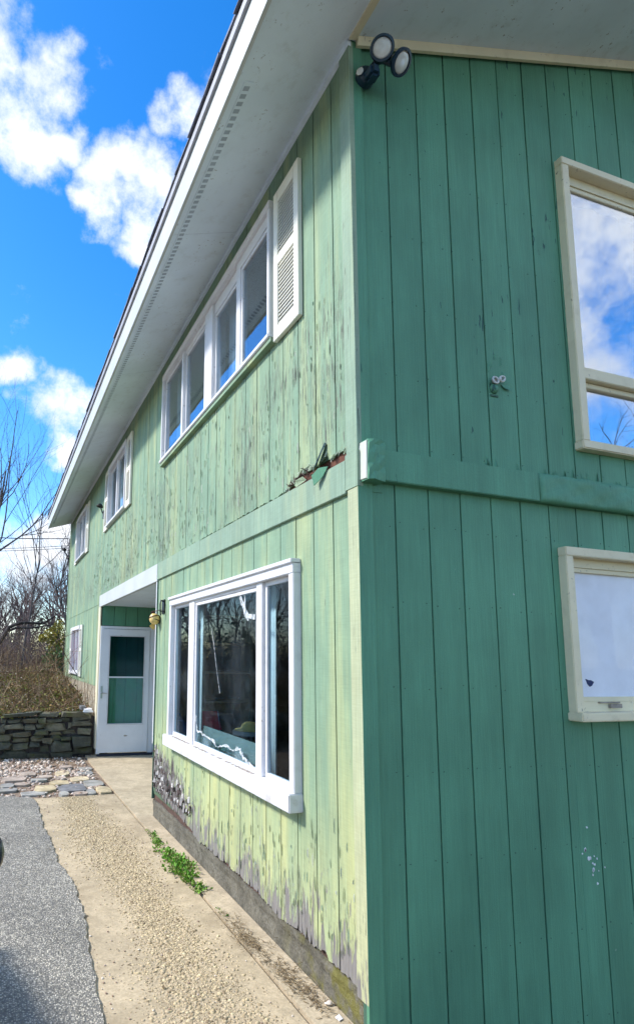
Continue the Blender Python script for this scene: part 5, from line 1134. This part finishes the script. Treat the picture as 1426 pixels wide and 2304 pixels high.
# the wood behind: one mass of bare trees
rnd = random.Random(99); mbs = [MB(), MB()]
for i in range(120):
    if i < 85: x = rnd.uniform(-12, 14); y = rnd.uniform(33, 62)
    else: x = rnd.uniform(-34, -11); y = rnd.uniform(10, 50)
    h = rnd.uniform(3.8, 6.6)*(1.0 if y > 30 else .9); grow(mbs, Vector((x, y, .9)), Vector((rnd.gauss(0, .05), 0, 1)).normalized(), h, rnd.uniform(.07, .15), 0, rnd, 3, (6, 4, 3, 2), (10, 6, 4), .6, .09, .10)
m2 = MB(); m2.v = mbs[0].v; m2.f = mbs[0].f; m2.add(mbs[1].v, mbs[1].f)
m2.build('woods', 'bark_brown', recalc=False, label='far mass of bare purplish brown trees behind the bank', category='woods', kind='stuff')
mb = MB()
for i in range(2600):
    x = rnd.uniform(-16, 9); y = rnd.uniform(22, 40) if x > -6 else rnd.uniform(12, 40); p = Vector((x, y, .9)); l = rnd.uniform(.8, 2.6); d = Vector((rnd.gauss(0, .3), rnd.gauss(0, .3), 1)).normalized(); pth = [p]
    for k in range(3): d = (d+Vector((rnd.gauss(0, .22), rnd.gauss(0, .22), 0))).normalized(); p = p+d*l/3; pth.append(p)
    mb.tube(pth, [.012, .010, .007, .003], 3, caps=False)
    for k in range(3):
        q = pth[1].lerp(pth[3], rnd.random()); e = (d+Vector((rnd.gauss(0, .7), rnd.gauss(0, .7), .2))).normalized()*l*.4; mb.tube([q, q+e], [.006, .002], 3, caps=False)
mb.build('brush', 'bark_brown', recalc=False, label='brown leafless brush in front of the woods', category='brush', kind='stuff')
# dark evergreen hedge beyond the drive, mirrored in the glass
mb = MB(); rnd = random.Random(55)
for i in range(20000):
    x = rnd.uniform(-22, 6); y = rnd.uniform(41, 46) if x > -9 else rnd.uniform(22, 46); z = .9+rnd.random()**1.4*(2.6+.8*math.sin(x*.8)); l = rnd.uniform(.08, .2); p = Vector((x, y, z)); d = Vector((rnd.gauss(0, 1), rnd.gauss(0, 1), rnd.gauss(0, .7))).normalized()*l; s_ = d.cross(Vector((rnd.gauss(0, 1), rnd.gauss(0, 1), rnd.gauss(0, 1)))).normalized()*l*.5
    mb.add([p, p+d*.5+s_, p+d, p+d*.5-s_], [(0, 1, 2, 3)])
mb.build('undergrowth', 'evergreen', recalc=False, label='dark undergrowth at the foot of the woods', category='undergrowth', kind='stuff')
# yellow-green evergreen over ivy at the house corner
tb = empty('yellow_evergreen', (-0.15, 13.9, 1.0), label='yellow green evergreen shrub by the far house corner', category='shrub')
rnd = random.Random(14); mb = MB()
blobs = [(-0.08, 14, 2.42, .13), (-0.12, 14, 2.30, .15), (-0.25, 14, 2.22, .13), (-0.38, 14, 2.13, .12), (-0.50, 14, 2.05, .08), (-0.02, 14.05, 2.12, .14), (-0.12, 14, 1.95, .12), (-0.20, 14, 1.80, .11), (-0.1, 14.05, 1.70, .14), (-0.28, 14, 2.02, .09), (0.02, 14.1, 1.85, .16)]
for bx_, by_, bz_, br_ in blobs:
    for i in range(170):
        d = Vector((rnd.gauss(0, 1), rnd.gauss(0, 1), rnd.gauss(0, 1))).normalized(); p = Vector((bx_, by_, bz_))+d*br_*rnd.uniform(.5, 1.05); l = rnd.uniform(.03, .07); e = (d+Vector((rnd.gauss(0, .5), rnd.gauss(0, .5), rnd.gauss(-.3, .5)))).normalized()*l; s_ = e.cross(Vector((rnd.gauss(0, 1), rnd.gauss(0, 1), rnd.gauss(0, 1)))).normalized()*l*.28
        mb.add([p, p+e*.5+s_, p+e, p+e*.5-s_], [(0, 1, 2, 3)])
on(tb, mb, 'crown', 'yellow_foliage', recalc=False)
mb = MB(); mb.tube([(0.0, 14.05, .9), (-.03, 14.05, 1.5), (-.06, 14.02, 2.0), (-.08, 14, 2.45)], [.06, .05, .04, .015], 8); mb.tube([(-.06, 14.02, 1.95), (-.25, 14, 2.1), (-.5, 14, 2.02)], [.025, .02, .008], 6); on(tb, mb, 'trunk', 'bark_brown')
iv = empty('ivy_shrub', (-0.15, 13.6, 1.0), label='dark green ivy shrub under the yellow evergreen', category='shrub'); mb = MB()
for i in range(1500):
    d = Vector((rnd.gauss(0, 1), rnd.gauss(0, 1), rnd.gauss(0, 1))).normalized(); p = Vector((-.17, 13.7, 1.34))+Vector((d.x*.30, d.y*.25, d.z*.40))*rnd.uniform(.5, 1.1)*(1.0+.2*math.sin(d.x*9+d.z*7)); l = rnd.uniform(.04, .08); e = (d+Vector((rnd.gauss(0, .6), rnd.gauss(0, .6), rnd.gauss(-.3, .5)))).normalized()*l; s_ = e.cross(Vector((rnd.gauss(0, 1), rnd.gauss(0, 1), rnd.gauss(0, 1)))).normalized()*l*.42
    mb.add([p, p+e*.5+s_, p+e, p+e*.5-s_], [(0, 1, 2, 3)])
on(iv, mb, 'crown', 'ivy_leaf', recalc=False)
mb = MB(); mb.tube([(-.1, 13.7, .9), (-.15, 13.7, 1.3), (-.2, 13.7, 1.55)], [.03, .025, .01], 6); on(iv, mb, 'trunk', 'bark_brown')
# pole beyond the bank
pl = empty('wooden_pole', (-0.3, 30, .9), label='thin pale pole standing in the brush before the woods', category='pole')
mb = MB(); mb.tube([(-.30, 30, .8), (-.30, 30, 1.8), (-.29, 30, 2.7)], [.05, .045, .04], 8); on(pl, mb, 'shaft', 'dry_leaf'); mb = MB(); mb.lathe((-.29, 30, 2.7), (0, 0, 1), [(0, .055), (.04, .055), (.05, 0)], 8); on(pl, mb, 'cap', 'bark_brown')
# dark shed in the woods
sd2 = empty('garden_shed', (-1.2, 38, .9), label='small dark shed half hidden in the brush', category='shed')
mb = MB(); mb.box(-1.9, -0.7, 38, 39.5, .9, 2.3); on(sd2, mb, 'wall', 'bark_dark')
mb = MB(); mb.quadbox([(-2.05, 37.9, 2.25), (-1.3, 37.9, 2.75), (-.55, 37.9, 2.25)], [(-2.05, 39.6, 2.25), (-1.3, 39.6, 2.75), (-.55, 39.6, 2.25)]); on(sd2, mb, 'roof', 'bark_grey')
mb = MB(); mb.box(-1.5, -1.05, 37.97, 38.0, .95, 2.0); on(sd2, mb, 'door', 'bark_brown')
# tree in front of the gable, mirrored in its window
tree('bare_tree', (10.6, -6.6, -1.05), 7.2, .24, 23, 'bare yard tree facing the gable, seen mirrored in the upper gable window', 'bark_grey', maxl=4, kids=(11, 7, 5, 3), spread=.75, up=.05)

# ------------------------------------------------------------------ the parked car at the left edge
car = empty('parked_car', (-2.86, -0.55, 0), label='dark parked car whose door mirror shows at the left edge', category='car')
CX = -2.86
def loft(stations, name, mat, subs=2):
    """stations: y, then half profile (x, z) from bottom centre to top centre"""
    vs = []; fs = []; n = None
    for y, prof in stations:
        row = [(CX+x, y, z) for x, z in prof]+[(CX-x, y, z) for x, z in prof[::-1] if x > 1e-4]; n = len(row); vs += row
    for i in range(len(stations)-1):
        for k in range(n): fs.append((i*n+k, i*n+(k+1) % n, (i+1)*n+(k+1) % n, (i+1)*n+k))
    fs.append(tuple(range(n))); fs.append(tuple(range((len(stations)-1)*n, len(stations)*n)))
    mb = MB(); mb.add(vs, fs); o = on(car, mb, name, mat, smooth=True); md = o.modifiers.new('s', 'SUBSURF'); md.levels = md.render_levels = subs; return o
def prof(w, zb, zm, zt): return [(0, zb), (w*.9, zb), (w, zb+.10), (w*1.0, zm), (w*.94, zt-.03), (w*.75, zt), (0, zt+.015)]
loft([(1.62, prof(.55, .32, .48, .60)), (1.58, prof(.70, .26, .50, .66)), (1.35, prof(.82, .22, .52, .74)), (.6, prof(.86, .22, .55, .86)), (.2, prof(.87, .22, .55, .90)), (-1.0, prof(.87, .22, .55, .93)), (-2.2, prof(.86, .22, .55, .95)), (-2.65, prof(.80, .25, .55, .93)), (-2.78, prof(.68, .3, .5, .80))], 'body', 'car_paint')
loft([(.25, [(0, .86), (.70, .86), (.70, .87), (0, .90)]), (-.35, [(0, .88), (.74, .88), (.60, 1.28), (0, 1.34)]), (-1.2, [(0, .90), (.75, .90), (.58, 1.38), (0, 1.43)]), (-1.9, [(0, .90), (.74, .90), (.57, 1.32), (0, 1.37)]), (-2.45, [(0, .90), (.70, .90), (.62, .97), (0, 1.0)])], 'cabin', 'car_glass', 2)
mb = MB(); mb.quadbox([(CX-.56, -.45, 1.335), (CX+.56, -.45, 1.335), (CX+.54, -1.85, 1.365), (CX-.54, -1.85, 1.365)], [(CX-.45, -.5, 1.40), (CX+.45, -.5, 1.40), (CX+.45, -1.8, 1.425), (CX-.45, -1.8, 1.425)]); on(car, mb, 'roof', 'car_paint', bevel=.02)
for sx in (-1, 1):
    for y in (.95, -1.75):
        mb = MB(); mb.lathe((CX+sx*.68, y, .31), (sx, 0, 0), [(0, .2), (.0, .30), (.03, .31), (.16, .31), (.19, .295), (.19, .21)], 28); wh = on(car, mb, 'wheel', 'tyre_rubber', smooth=False)
        mb = MB(); mb.lathe((CX+sx*.68, y, .31), (sx, 0, 0), [(.15, .21), (.185, .20), (.17, .12), (.19, .06), (.19, 0)], 20); rm = mb.build('rim', 'steel'); rm.parent = wh
    mb = MB(); mb.box(CX+sx*.62-.13, CX+sx*.62+.13, 1.44, 1.54, .56, .68); on(car, mb, 'headlight', 'lamp_glass', bevel=.03)
    mb = MB(); mb.lathe((CX+sx*1.20, -.20, .965), (0, 1, 0), [(-.045, .05), (-.05, .085), (-.02, .098), (.03, .085), (.06, .05), (.07, 0)], 18); o = on(car, mb, 'door_mirror', 'car_paint', smooth=True)
    mb = MB(); mb.tube([(CX+sx*.80, -.22, .90), (CX+sx*1.0, -.21, .93), (CX+sx*1.14, -.20, .95)], [.03, .026, .022], 8); on(car, mb, 'mirror_arm', 'car_paint')
